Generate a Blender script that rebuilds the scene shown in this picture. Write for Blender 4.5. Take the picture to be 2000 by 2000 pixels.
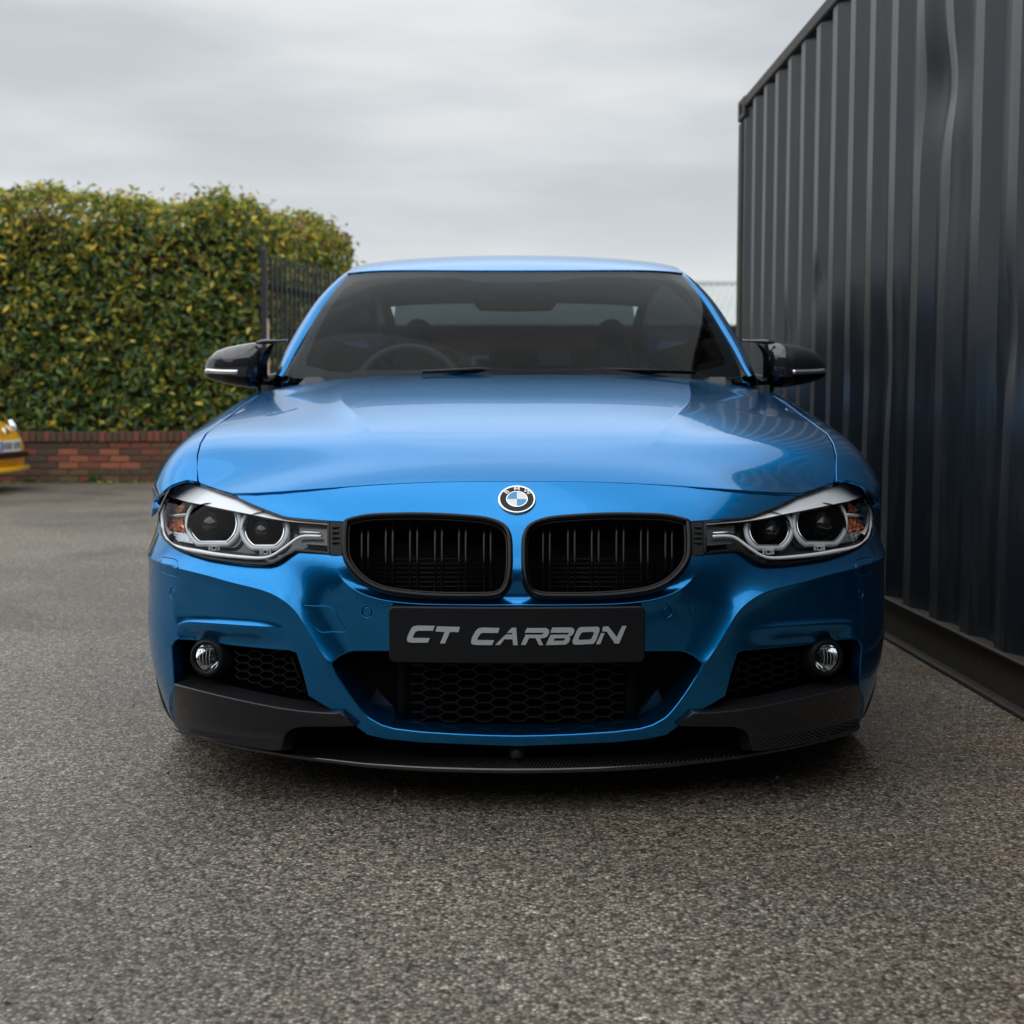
import bpy, math, random
import numpy as np
from mathutils import Vector, Matrix
from mathutils.geometry import delaunay_2d_cdt, tessellate_polygon
random.seed(7); RNG = np.random.default_rng(11)
for o in list(bpy.data.objects): bpy.data.objects.remove(o)
SC = bpy.context.scene
COL = SC.collection

# ---------------------------------------------------------------- camera
FPX, CAMH = 2576.0, 0.86
TH = math.atan(210.0 / FPX)
cam = bpy.data.cameras.new("camera"); camo = bpy.data.objects.new("camera", cam); COL.objects.link(camo)
cam.sensor_width = 36.0; cam.lens = 36.0 * FPX / 2000.0
camo.location = (0, 0, CAMH); camo.rotation_euler = (math.pi / 2 - TH, 0, 0)
cam.clip_start = 0.05; cam.clip_end = 900
cam.dof.use_dof = True; cam.dof.focus_distance = 2.85; cam.dof.aperture_fstop = 5.0
SC.camera = camo

# ---------------------------------------------------------------- world: overcast sky
W = bpy.data.worlds.new("World"); SC.world = W; W.use_nodes = True
SUN_EL, SUN_AZ = math.radians(58), math.radians(-105)     # azimuth from +Y: high on the left
nt = W.node_tree; nt.nodes.clear()
def wn(t): return nt.nodes.new(t)
out = wn('ShaderNodeOutputWorld'); bg = wn('ShaderNodeBackground'); bg2 = wn('ShaderNodeBackground'); mixs = wn('ShaderNodeMixShader')
sky = wn('ShaderNodeTexSky'); sky.sky_type = 'NISHITA'; sky.sun_disc = False
sky.sun_elevation = SUN_EL; sky.sun_rotation = SUN_AZ
sky.air_density = 1.0; sky.dust_density = 3.0
nt.links.new(sky.outputs[0], bg.inputs[0]); bg.inputs[1].default_value = 0.08
tc = wn('ShaderNodeTexCoord'); sep = wn('ShaderNodeSeparateXYZ'); nt.links.new(tc.outputs['Generated'], sep.inputs[0])
mp = wn('ShaderNodeMapping'); mp.inputs['Scale'].default_value = (1.0, 1.0, 4.6); mp.inputs['Location'].default_value = (0.35, 0.1, 0.22)
nt.links.new(tc.outputs['Generated'], mp.inputs[0])
n1 = wn('ShaderNodeTexNoise'); n1.inputs['Scale'].default_value = 1.7; n1.inputs['Detail'].default_value = 6.0; n1.inputs['Roughness'].default_value = 0.50
nt.links.new(mp.outputs[0], n1.inputs['Vector'])
cr = wn('ShaderNodeValToRGB')
cr.color_ramp.elements[0].position = 0.40; cr.color_ramp.elements[0].color = (0.56, 0.60, 0.635, 1)
cr.color_ramp.elements[1].position = 0.64; cr.color_ramp.elements[1].color = (0.81, 0.83, 0.845, 1)
cr.color_ramp.interpolation = 'EASE'
nt.links.new(n1.outputs[0], cr.inputs[0])
# sky stepped brighter above camera view, added to whiten bonnet reflections; pale horizon band
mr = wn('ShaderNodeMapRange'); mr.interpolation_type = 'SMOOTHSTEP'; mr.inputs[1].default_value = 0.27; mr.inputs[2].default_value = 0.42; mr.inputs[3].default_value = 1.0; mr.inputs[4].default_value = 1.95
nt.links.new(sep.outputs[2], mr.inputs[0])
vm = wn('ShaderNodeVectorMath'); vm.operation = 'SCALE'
hz = wn('ShaderNodeMapRange'); hz.inputs[1].default_value = 0.0; hz.inputs[2].default_value = 0.17; hz.inputs[3].default_value = 1.0; hz.inputs[4].default_value = 0.0
hz.interpolation_type = 'SMOOTHSTEP'
nt.links.new(sep.outputs[2], hz.inputs[0])
hm = wn('ShaderNodeMix'); hm.data_type = 'RGBA'; hm.inputs[7].default_value = (0.83, 0.86, 0.87, 1)
nt.links.new(hz.outputs[0], hm.inputs[0]); nt.links.new(cr.outputs[0], hm.inputs[6])
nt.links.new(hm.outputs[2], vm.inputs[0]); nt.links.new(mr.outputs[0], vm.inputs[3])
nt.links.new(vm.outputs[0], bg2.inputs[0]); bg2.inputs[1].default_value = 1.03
mixs.inputs[0].default_value = 0.96
nt.links.new(bg.outputs[0], mixs.inputs[1]); nt.links.new(bg2.outputs[0], mixs.inputs[2]); nt.links.new(mixs.outputs[0], out.inputs[0])

sun = bpy.data.lights.new("sun", 'SUN'); suno = bpy.data.objects.new("sun", sun); COL.objects.link(suno)
sun.energy = 0.55; sun.angle = math.radians(75); sun.color = (1.0, 0.97, 0.93)
sd = Vector((math.sin(SUN_AZ) * math.cos(SUN_EL), math.cos(SUN_AZ) * math.cos(SUN_EL), math.sin(SUN_EL)))
suno.rotation_euler = (-sd).to_track_quat('-Z', 'Y').to_euler()

SC.view_settings.view_transform = 'Standard'; SC.view_settings.look = 'None'
SC.view_settings.exposure = 0.0; SC.view_settings.gamma = 1.0; SC.view_settings.use_curve_mapping = False
SC.render.engine = 'CYCLES'

# ---------------------------------------------------------------- materials
MATS = {}
def mat(name, base=(0.5, 0.5, 0.5), rough=0.5, metal=0.0, coat=0.0, coat_rough=0.03, spec=0.5, noise=None, bump=None, emit=None):
    if name in MATS: return MATS[name]
    m = bpy.data.materials.new(name); m.use_nodes = True; t = m.node_tree
    b = t.nodes['Principled BSDF']
    b.inputs['Base Color'].default_value = (*base, 1); b.inputs['Roughness'].default_value = rough
    b.inputs['Metallic'].default_value = metal; b.inputs['Coat Weight'].default_value = coat
    b.inputs['Coat Roughness'].default_value = coat_rough; b.inputs['Coat IOR'].default_value = 1.5 if coat_rough < .02 else 1.35; b.inputs['Specular IOR Level'].default_value = spec
    co = t.nodes.new('ShaderNodeTexCoord')
    if noise:                                   # (scale, amount, second colour)
        n = t.nodes.new('ShaderNodeTexNoise'); n.inputs['Scale'].default_value = noise[0]; n.inputs['Detail'].default_value = 6
        t.links.new(co.outputs['Object'], n.inputs['Vector'])
        r = t.nodes.new('ShaderNodeMapRange'); r.inputs[1].default_value = 0.35; r.inputs[2].default_value = 0.65; r.inputs[4].default_value = noise[1]
        t.links.new(n.outputs[0], r.inputs[0])
        x = t.nodes.new('ShaderNodeMix'); x.data_type = 'RGBA'; x.inputs[6].default_value = (*base, 1); x.inputs[7].default_value = (*noise[2], 1)
        t.links.new(r.outputs[0], x.inputs[0]); t.links.new(x.outputs[2], b.inputs['Base Color'])
    if bump:                                    # (scale, distance)
        n = t.nodes.new('ShaderNodeTexNoise'); n.inputs['Scale'].default_value = bump[0]; n.inputs['Detail'].default_value = 5
        t.links.new(co.outputs['Object'], n.inputs['Vector'])
        u = t.nodes.new('ShaderNodeBump'); u.inputs['Distance'].default_value = bump[1]; u.inputs['Strength'].default_value = 1.0
        t.links.new(n.outputs[0], u.inputs['Height']); t.links.new(u.outputs[0], b.inputs['Normal'])
    MATS[name] = m; return m

def glass_mat(name, tint, f0=0.045, gain=1.0):
    m = bpy.data.materials.new(name); m.use_nodes = True; t = m.node_tree; t.nodes.clear()
    o = t.nodes.new('ShaderNodeOutputMaterial'); mx = t.nodes.new('ShaderNodeMixShader')
    tr = t.nodes.new('ShaderNodeBsdfTransparent'); tr.inputs[0].default_value = (*tint, 1)
    gl = t.nodes.new('ShaderNodeBsdfGlossy'); gl.inputs['Roughness'].default_value = 0.012; gl.inputs[0].default_value = (1, 1, 1, 1)
    lw = t.nodes.new('ShaderNodeLayerWeight'); lw.inputs[0].default_value = 0.5
    pw = t.nodes.new('ShaderNodeMath'); pw.operation = 'POWER'; pw.inputs[1].default_value = 5.0
    ma = t.nodes.new('ShaderNodeMath'); ma.operation = 'MULTIPLY_ADD'; ma.inputs[1].default_value = 0.95 * gain; ma.inputs[2].default_value = f0; ma.use_clamp = True
    t.links.new(lw.outputs['Facing'], pw.inputs[0]); t.links.new(pw.outputs[0], ma.inputs[0]); t.links.new(ma.outputs[0], mx.inputs[0])
    t.links.new(tr.outputs[0], mx.inputs[1]); t.links.new(gl.outputs[0], mx.inputs[2]); t.links.new(mx.outputs[0], o.inputs[0])
    MATS[name] = m; return m

def car_paint(name, base, metal=0.95, rough=0.22):
    m = mat(name, base, rough, metal, coat=.60, coat_rough=0.012)
    t = m.node_tree; b = t.nodes['Principled BSDF']; b.inputs['Specular Tint'].default_value = (0.60, 0.82, 1.0, 1)
    co = t.nodes.new('ShaderNodeTexCoord'); v = t.nodes.new('ShaderNodeTexVoronoi'); v.inputs['Scale'].default_value = 1600
    t.links.new(co.outputs['Object'], v.inputs['Vector'])
    hs = t.nodes.new('ShaderNodeHueSaturation'); hs.inputs['Color'].default_value = (*base, 1)
    r = t.nodes.new('ShaderNodeMapRange'); r.inputs[3].default_value = 0.80; r.inputs[4].default_value = 1.2
    s = t.nodes.new('ShaderNodeSeparateColor'); t.links.new(v.outputs['Color'], s.inputs[0])
    t.links.new(s.outputs[0], r.inputs[0]); t.links.new(r.outputs[0], hs.inputs['Value']); t.links.new(hs.outputs[0], b.inputs['Base Color'])
    return m

def carbon_mat(name='carbon_fibre', ior=1.8):
    m = mat(name, (0.02, 0.021, 0.023), 0.38, 0.0, coat=1.0, coat_rough=0.018, spec=.12)
    t = m.node_tree; b = t.nodes['Principled BSDF']; b.inputs['Coat IOR'].default_value = ior
    co = t.nodes.new('ShaderNodeTexCoord')
    mp = t.nodes.new('ShaderNodeMapping'); mp.inputs['Rotation'].default_value = (0.5, 0.5, 0.785)
    t.links.new(co.outputs['Object'], mp.inputs[0])
    w = t.nodes.new('ShaderNodeTexWave'); w.inputs['Scale'].default_value = 70.0; w.inputs['Distortion'].default_value = 0.0
    t.links.new(mp.outputs[0], w.inputs['Vector'])
    r = t.nodes.new('ShaderNodeValToRGB'); r.color_ramp.elements[0].color = (0.004, 0.004, 0.005, 1); r.color_ramp.elements[1].color = (0.024, 0.025, 0.029, 1)
    r.color_ramp.elements[0].position = 0.35; r.color_ramp.elements[1].position = 0.75
    t.links.new(w.outputs[0], r.inputs[0]); t.links.new(r.outputs[0], b.inputs['Base Color'])
    r2 = t.nodes.new('ShaderNodeMapRange'); r2.inputs[3].default_value = 0.3; r2.inputs[4].default_value = 0.55
    t.links.new(w.outputs[0], r2.inputs[0]); t.links.new(r2.outputs[0], b.inputs['Roughness'])
    return m

M_PAINT = car_paint('blue_metallic_paint', (0.0006, 0.182, 0.475))
M_CARBON = carbon_mat(); M_CARBON_POD = carbon_mat('carbon_fibre_pod', 1.36)
M_GBLACK = mat('gloss_black', (0.004, 0.004, 0.005), 0.12, spec=.24)
M_SBLACK = mat('satin_black_plastic', (0.006, 0.0065, 0.0075), 0.42, spec=.22, bump=(900, 0.0003))
M_MBLACK = mat('matt_black', (0.003, 0.003, 0.0035), 0.8, spec=.1)
M_DGREY = mat('dark_grey_metal', (0.03, 0.031, 0.034), 0.4, 0.4)
M_CHROME = mat('chrome', (0.82, 0.83, 0.85), 0.09, 1.0)
M_SATCH = mat('satin_silver', (0.84, 0.85, 0.86), 0.30, 0.12, coat=.6)
M_CLEAR = mat('clear_plastic', (0.44, 0.46, 0.47), 0.10, 0.0, coat=1.0)
M_AMBER = mat('amber_plastic', (0.75, 0.20, 0.02), 0.12, 0.35, coat=1.0, noise=(60, 0.9, (0.22, 0.05, 0.01)))
M_RUBBER = mat('tyre_rubber', (0.014, 0.014, 0.015), 0.7, bump=(300, 0.0006))
M_WHITE = mat('white_enamel', (0.85, 0.86, 0.87), 0.25, coat=0.5)
M_BADGEBLUE = mat('badge_blue', (0.02, 0.30, 0.62), 0.25, coat=0.5)
M_LETTER = mat('plate_letter', (0.42, 0.45, 0.47), 0.45)
M_PLATE = mat('plate_black', (0.008, 0.009, 0.011), 0.40, spec=.3)
G_WIND = glass_mat('windscreen_glass', (0.36, 0.44, 0.47), 0.010, 0.36)
G_SIDE = glass_mat('tinted_glass', (0.05, 0.06, 0.065), 0.02, .35)
G_LENS = glass_mat('lamp_cover', (0.95, 0.96, 0.97), 0.006, .3)
M_LENSDARK = mat('projector_glass', (0.012, 0.012, 0.014), 0.03, 0.0, coat=1.0)

# ---------------------------------------------------------------- object helpers
def link(o, parent=None):
    COL.objects.link(o)
    if parent is not None: o.parent = parent
    return o
def empty(name, loc, label=None, cat=None, group=None, rz=0.0):
    o = bpy.data.objects.new(name, None); o.location = loc; o.rotation_euler = (0, 0, rz); o.empty_display_size = 0.2
    COL.objects.link(o)
    if label: o['label'] = label
    if cat: o['category'] = cat
    if group: o['group'] = group
    return o
def mk(name, verts, faces, material, parent=None, mirror=False, normals=None, smooth=True, label=None):
    v = np.array(verts, dtype=float).reshape(-1, 3)
    if mirror:
        v = v * np.array([-1, 1, 1.0]); faces = [tuple(reversed(f)) for f in faces]
        if normals is not None: normals = np.array(normals) * np.array([-1, 1, 1.0])
    me = bpy.data.meshes.new(name); me.from_pydata(v.tolist(), [], [tuple(int(i) for i in f) for f in faces]); me.update()
    me.materials.append(material)
    if smooth: me.polygons.foreach_set('use_smooth', [True] * len(me.polygons))
    if normals is not None:
        me.normals_split_custom_set_from_vertices(np.array(normals, dtype=float).tolist())
    o = bpy.data.objects.new(name, me); link(o, parent)
    if label: o['label'] = label
    return o
class MB:
    """collects shapes into one mesh"""
    def __init__(s): s.v = []; s.f = []
    def add(s, v, f):
        b = len(s.v); s.v.extend([tuple(map(float, p)) for p in v]); s.f.extend([tuple(i + b for i in q) for q in f]); return s
    def box(s, c, d, rot=None, bev=0.0):
        hx, hy, hz_ = d[0] / 2, d[1] / 2, d[2] / 2
        if bev <= 0:
            v = [Vector((x * hx, y * hy, z * hz_)) for x in (-1, 1) for y in (-1, 1) for z in (-1, 1)]
            f = [(0, 1, 3, 2), (4, 6, 7, 5), (0, 4, 5, 1), (2, 3, 7, 6), (0, 2, 6, 4), (1, 5, 7, 3)]
        else:
            v = []; idx = {}
            for sx in (-1, 1):
                for sy in (-1, 1):
                    for sz in (-1, 1):
                        for ax in range(3):
                            p = [sx * (hx - bev), sy * (hy - bev), sz * (hz_ - bev)]
                            p[ax] += (sx, sy, sz)[ax] * bev
                            idx[(sx, sy, sz, ax)] = len(v); v.append(Vector(p))
            f = []
            S = (-1, 1)
            for ax in range(3):
                o1, o2 = [a for a in range(3) if a != ax]
                for sg in S:
                    q = []
                    for a, b in ((-1, -1), (1, -1), (1, 1), (-1, 1)):
                        k = [0, 0, 0]; k[ax] = sg; k[o1] = a; k[o2] = b; q.append(idx[(*k, ax)])
                    if (sg > 0) != (ax != 1): q.reverse()
                    f.append(tuple(q))
                for a in S:
                    for b in S:
                        k1 = [0, 0, 0]; k1[o1] = a; k1[o2] = b; k2 = list(k1); k1[ax] = -1; k2[ax] = 1
                        q = [idx[(*k1, o1)], idx[(*k2, o1)], idx[(*k2, o2)], idx[(*k1, o2)]]
                        f.append(tuple(q))
            for sx in S:
                for sy in S:
                    for sz in S: f.append((idx[(sx, sy, sz, 0)], idx[(sx, sy, sz, 1)], idx[(sx, sy, sz, 2)]))
            # orient outward
            g = []
            for q in f:
                a, b, c_ = v[q[0]], v[q[1]], v[q[2]]; n = (b - a).cross(c_ - a); cen = sum((v[i] for i in q), Vector()) / len(q)
                g.append(q if n.dot(cen) > 0 else tuple(reversed(q)))
            f = g
        if rot is not None: v = [rot @ p for p in v]
        c = Vector(c); return s.add([p + c for p in v], f)
    def tube(s, pts, r, n=8, closed=False, caps=True, rz=None):
        pts = [Vector(p) for p in pts]; N = len(pts)
        rr = r if hasattr(r, '__len__') else [r] * N
        T = []
        for i in range(N):
            a = pts[(i - 1) % N] if (closed or i > 0) else pts[i]; b = pts[(i + 1) % N] if (closed or i < N - 1) else pts[i]
            T.append((b - a).normalized())
        up = Vector((0, 0, 1)) if abs(T[0].z) < 0.9 else Vector((0, 1, 0))
        nrm = (up - T[0] * up.dot(T[0])).normalized(); V = []; F = []
        for i in range(N):
            nrm = (nrm - T[i] * nrm.dot(T[i])).normalized(); bi = T[i].cross(nrm)
            ra = rr[i]; rb = rr[i] if rz is None else rz
            for k in range(n):
                a = 2 * math.pi * k / n; V.append(pts[i] + nrm * math.cos(a) * ra + bi * math.sin(a) * rb)
        M_ = N if closed else N - 1
        for i in range(M_):
            j = (i + 1) % N
            for k in range(n): F.append((i * n + k, i * n + (k + 1) % n, j * n + (k + 1) % n, j * n + k))
        F = [tuple(reversed(q)) for q in F]
        if caps and not closed:
            F.append(tuple(range(n))); F.append(tuple((N - 1) * n + k for k in reversed(range(n))))
        return s.add(V, F)
    def lathe(s, prof, c, axis=(0, -1, 0), n=32, arc=None):
        """prof: (radius, distance along axis)"""
        q = Vector((0, 0, 1)).rotation_difference(Vector(axis)).to_matrix(); c = Vector(c); V = []; F = []
        for (r, h) in prof:
            for k in range(n):
                a = 2 * math.pi * k / n; V.append(c + q @ Vector((r * math.cos(a), r * math.sin(a), h)))
        for i in range(len(prof) - 1):
            for k in range(n): F.append((i * n + k, i * n + (k + 1) % n, (i + 1) * n + (k + 1) % n, (i + 1) * n + k))
        return s.add(V, F)
    def prism(s, poly, fn, d0=0.0, d1=0.003, holes=()):
        """poly in 2-D, fn(u,v,depth)->xyz; front face, sides, no back"""
        loops = [list(poly)] + [list(h) for h in holes]
        tri = tessellate_polygon([[Vector((p[0], p[1], 0)) for p in l] for l in loops])
        flat = [p for l in loops for p in l]; n = len(flat)
        V = [fn(p[0], p[1], d0) for p in flat] + [fn(p[0], p[1], d1) for p in flat]; F = []
        for t in tri:
            F.append(tuple(t))
        b = 0
        for l in loops:
            m = len(l)
            for i in range(m): F.append((b + i, b + (i + 1) % m, n + b + (i + 1) % m, n + b + i))
            b += m
        return s.add(V, F)
    def build(s, name, material, parent=None, mirror=False, smooth=False, label=None, angle=None):
        o = mk(name, s.v, s.f, material, parent, mirror, None, smooth, label)
        if angle is not None:
            me = o.data; me.polygons.foreach_set('use_smooth', [True] * len(me.polygons))
            try: me.set_sharp_from_angle(angle=math.radians(angle))
            except Exception: pass
        return o

# ---------------------------------------------------------------- photograph geometry
CT, ST = math.cos(TH), math.sin(TH)
CAR = np.array([0.0105, 2.69, 0.0])
def project(P):                                    # car-local xyz -> photo pixels (2000 square)
    P = np.asarray(P, float) + CAR
    dx, dy, dz = P[..., 0], P[..., 1], P[..., 2] - CAMH
    dep = dy * CT - dz * ST; up = dy * ST + dz * CT
    return np.stack([1000 + FPX * dx / dep, 1000 - FPX * up / dep], -1)
def ray_at_y(u, v, yl):                            # photo pixel + car-local depth -> car-local xyz
    X = (u - 1000) / FPX; Y = (1000 - v) / FPX
    d = np.array([X, CT + Y * ST, -ST + Y * CT]); t = (yl + CAR[1]) / d[1]
    return np.array([0, 0, CAMH]) + d * t - CAR
def Lp(u, v, yl):
    """left-side photo pixel -> canonical (mirrored to +x) car-local point"""
    p = ray_at_y(u, v, yl); return np.array([-p[0], p[1], p[2]])

class Spl:
    """natural cubic cardinal spline on knots"""
    def __init__(s, k):
        k = np.array(k, float); n = len(k); s.k = k; h = np.diff(k)
        A = np.zeros((n, n)); R = np.zeros((n, n)); A[0, 0] = A[-1, -1] = 1
        for i in range(1, n - 1):
            A[i, i - 1] = h[i - 1]; A[i, i] = 2 * (h[i - 1] + h[i]); A[i, i + 1] = h[i]
            R[i, i - 1] = 6 / h[i - 1]; R[i, i] = -6 / h[i - 1] - 6 / h[i]; R[i, i + 1] = 6 / h[i]
        s.M = np.linalg.solve(A, R); s.n = n
    def basis(s, x):
        x = np.atleast_1d(np.asarray(x, float)); i = np.clip(np.searchsorted(s.k, x) - 1, 0, s.n - 2)
        h = s.k[i + 1] - s.k[i]; b = (x - s.k[i]) / h; a = 1 - b; I = np.eye(s.n)
        return a[:, None] * I[i] + b[:, None] * I[i + 1] + ((a**3 - a)[:, None] * s.M[i] + (b**3 - b)[:, None] * s.M[i + 1]) * (h * h / 6)[:, None]
def interp(k, v):
    S = Spl(k); v = np.array(v, float)
    return lambda x: S.basis(x) @ v
def dense(pts, step=0.01, closed=False):
    """smooth Catmull-Rom resampling of a 2-D/3-D polyline"""
    P = np.array(pts, float); n = len(P); out_ = []
    rng = range(n) if closed else range(n - 1)
    for i in rng:
        p0 = P[(i - 1) % n] if (closed or i > 0) else 2 * P[0] - P[1]; p1 = P[i]; p2 = P[(i + 1) % n]
        p3 = P[(i + 2) % n] if (closed or i < n - 2) else 2 * P[-1] - P[-2]
        m = max(1, int(round(np.linalg.norm(p2 - p1) / step)))
        d1 = np.linalg.norm(p1 - p0) ** .5 + 1e-9; d2 = np.linalg.norm(p2 - p1) ** .5 + 1e-9; d3 = np.linalg.norm(p3 - p2) ** .5 + 1e-9
        t0, t1, t2, t3 = 0, d1, d1 + d2, d1 + d2 + d3
        for j in range(m):
            t = t1 + (t2 - t1) * j / m
            A1 = (t1 - t) / (t1 - t0) * p0 + (t - t0) / (t1 - t0) * p1; A2 = (t2 - t) / (t2 - t1) * p1 + (t - t1) / (t2 - t1) * p2
            A3 = (t3 - t) / (t3 - t2) * p2 + (t - t2) / (t3 - t2) * p3
            B1 = (t2 - t) / (t2 - t0) * A1 + (t - t0) / (t2 - t0) * A2; B2 = (t3 - t) / (t3 - t1) * A2 + (t - t1) / (t3 - t1) * A3
            out_.append((t2 - t) / (t2 - t1) * B1 + (t - t1) / (t2 - t1) * B2)
    if not closed: out_.append(P[-1])
    return np.array(out_)
def curve_dist(p, C):
    """unsigned distance, side sign and parameter 0..1 from points to an open polyline"""
    A = C[:-1]; B = C[1:]; D = B - A; L2 = (D * D).sum(1) + 1e-12
    cum = np.concatenate([[0], np.cumsum(np.sqrt(L2))]); tot = cum[-1]
    dist = np.full(len(p), 1e9); sg = np.ones(len(p)); par = np.zeros(len(p))
    for k in range(len(A)):
        r = p - A[k]; t = np.clip((r @ D[k]) / L2[k], 0, 1); q = r - t[:, None] * D[k]; d = np.sqrt((q * q).sum(1))
        m = d < dist; dist[m] = d[m]; cr_ = D[k][0] * r[:, 1] - D[k][1] * r[:, 0]
        sg[m] = np.where(cr_[m] >= 0, 1, -1); par[m] = (cum[k] + t[m] * math.sqrt(L2[k])) / tot
    return dist, sg, par
def sstep(x, a, b):
    t = np.clip((x - a) / (b - a), 0, 1); return t * t * (3 - 2 * t)
def bumpf(d, L): return (d / L) * np.exp(1 - d / L)
def in_poly(pts, poly):
    x, y = pts[:, 0], pts[:, 1]; c = np.zeros(len(pts), bool); n = len(poly); j = n - 1
    for i in range(n):
        xi, yi = poly[i]; xj, yj = poly[j]
        if yi != yj:
            m = ((yi > y) != (yj > y)) & (x < (xj - xi) * (y - yi) / (yj - yi) + xi); c ^= m
        j = i
    return c

def trace(surf, pts, arange, brange, left=True, n=90):
    """photo pixels (left half) -> surface parameters (a>=0 side), by Newton on the projection"""
    a = np.linspace(*arange, n); b = np.linspace(*brange, n); Aa, Bb = np.meshgrid(a, b); Aa = Aa.ravel(); Bb = Bb.ravel()
    def proj(a_, b_):
        P = surf(a_, b_)
        if left: P = P * np.array([-1, 1, 1.0])
        return project(P)
    g = proj(Aa, Bb); res = []
    for q in np.array(pts, float):
        k = np.argmin(((g - q) ** 2).sum(1)); x = np.array([Aa[k], Bb[k]]); e = 1e-4; best = (1e9, x)
        for it in range(14):
            P = proj(np.array([x[0], x[0] + e, x[0]]), np.array([x[1], x[1], x[1] + e])); r = q - P[0]
            er = np.linalg.norm(r)
            if er < best[0]: best = (er, x.copy())
            if er < 0.02: break
            J = np.stack([(P[1] - P[0]) / e, (P[2] - P[0]) / e], 1)
            dx = np.linalg.lstsq(J, r, rcond=1e-3)[0]; dx = np.clip(dx, -0.05, 0.05)
            x = x + dx; x[0] = np.clip(x[0], *arange); x[1] = np.clip(x[1], *brange)
        res.append(best[1])
    return np.array(res)

def surf_normals(surf, a, b, e=0.0012):
    da = surf(a + e, b) - surf(a - e, b); db = surf(a, b + e) - surf(a, b - e)
    n = np.cross(da, db); return n / (np.linalg.norm(n, axis=1)[:, None] + 1e-12)

def panel(name, surf, outer, holes=(), creases=(), step=0.008, material=None, parent=None, mirror=False,
          lip=0.0018, depth=0.012, hole_lip=None, hole_depth=None, offset=0.0, label=None, ne=0.0012, back=None):
    """trimmed surface patch: outline/holes in parameter space, rounded edges turned inward"""
    def area(l): x, y = l[:, 0], l[:, 1]; return 0.5 * np.sum(x * np.roll(y, -1) - y * np.roll(x, -1))
    outer = np.array(outer, float); outer = outer if area(outer) > 0 else outer[::-1]
    holes = [np.array(h, float) for h in holes]; holes = [h if area(h) < 0 else h[::-1] for h in holes]
    loops = [outer] + holes
    pts = [p for l in loops for p in l]; edges = []; b0 = 0
    for l in loops:
        m = len(l); edges += [(b0 + i, b0 + (i + 1) % m) for i in range(m)]; b0 += m
    nb = b0
    for c in creases:
        c = np.array(c); m = len(c); pts += list(c); edges += [(b0 + i, b0 + i + 1) for i in range(m - 1)]; b0 += m
    bp = np.array(pts)
    lo = outer.min(0); hi = outer.max(0)
    na = max(2, int((hi[0] - lo[0]) / step)); nb2 = max(2, int((hi[1] - lo[1]) / step))
    ga, gb = np.meshgrid(np.linspace(lo[0], hi[0], na), np.linspace(lo[1], hi[1], nb2))
    ga[1::2] += (hi[0] - lo[0]) / na * 0.5
    gp = np.stack([ga.ravel(), gb.ravel()], 1); gp = gp[in_poly(gp, outer)]
    for h in holes: gp = gp[~in_poly(gp, h)]
    keep = np.ones(len(gp), bool)
    # drop grid points close to any boundary / crease point
    dn = []
    for l in loops: 
        q = np.vstack([l, l[:1]]); dn.append(q)
    for c in creases: dn.append(np.array(c))
    for q in dn:
        for i in range(len(q) - 1):
            A, B = q[i], q[i + 1]; m = np.where((gp[:, 0] > min(A[0], B[0]) - step) & (gp[:, 0] < max(A[0], B[0]) + step) & (gp[:, 1] > min(A[1], B[1]) - step) & (gp[:, 1] < max(A[1], B[1]) + step))[0]
            if len(m) == 0: continue
            d = B - A; r = gp[m] - A; t = np.clip(r @ d / (d @ d + 1e-15), 0, 1); e_ = r - t[:, None] * d
            keep[m[(e_ * e_).sum(1) < (0.45 * step) ** 2]] = False
    gp = gp[keep]
    allp = np.vstack([bp, gp])
    res = delaunay_2d_cdt([Vector((float(p[0]), float(p[1]))) for p in allp], edges, [], 0, 1e-7)
    V2 = np.array([(v.x, v.y) for v in res[0]]); T = np.array([f for f in res[2]])
    cen = V2[T].mean(1); ok = in_poly(cen, outer)
    for h in holes: ok &= ~in_poly(cen, h)
    T = T[ok]
    P = surf(V2[:, 0], V2[:, 1]); N = surf_normals(surf, V2[:, 0], V2[:, 1], ne)
    if offset: P = P + N * offset
    verts = list(P); norms = list(N); faces = [tuple(t) for t in T]
    # map constraint verts
    orig = res[3]; m = {}
    for i, o_ in enumerate(orig):
        for q in o_: m.setdefault(q, i)
    b0 = 0
    for li, l in enumerate(loops):
        k = len(l); idx = [m[b0 + i] for i in range(k)]; b0 += k
        r = lip if (li == 0 or hole_lip is None) else (hole_lip[li - 1] if hasattr(hole_lip, '__len__') else hole_lip)
        dp = depth if (li == 0 or hole_depth is None) else (hole_depth[li - 1] if hasattr(hole_depth, '__len__') else hole_depth)
        if dp <= 0: continue
        Pb = P[idx]; Nb = N[idx]; tan = np.roll(Pb, -1, 0) - np.roll(Pb, 1, 0); tan /= (np.linalg.norm(tan, axis=1)[:, None] + 1e-12)
        outd = np.cross(tan, Nb); outd /= (np.linalg.norm(outd, axis=1)[:, None] + 1e-12)
        prev = idx
        rings = [(outd * r * math.sin(f) - Nb * r * (1 - math.cos(f)), Nb * math.cos(f) + outd * math.sin(f)) for f in (0.4, 0.8, 1.2, 1.57)]
        bk = Nb if back is None else -np.array(back)[None, :] * np.ones_like(Nb)
        rings.append((outd * r - Nb * r - bk * dp, outd))
        for off, nn in rings:
            base = len(verts); verts += list(Pb + off); norms += list(nn)
            for i in range(k):
                j = (i + 1) % k; faces.append((prev[i], base + i, base + j, prev[j]))
            prev = list(range(base, base + k))
    return mk(name, verts, faces, material, parent, mirror, norms, True, label)
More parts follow.
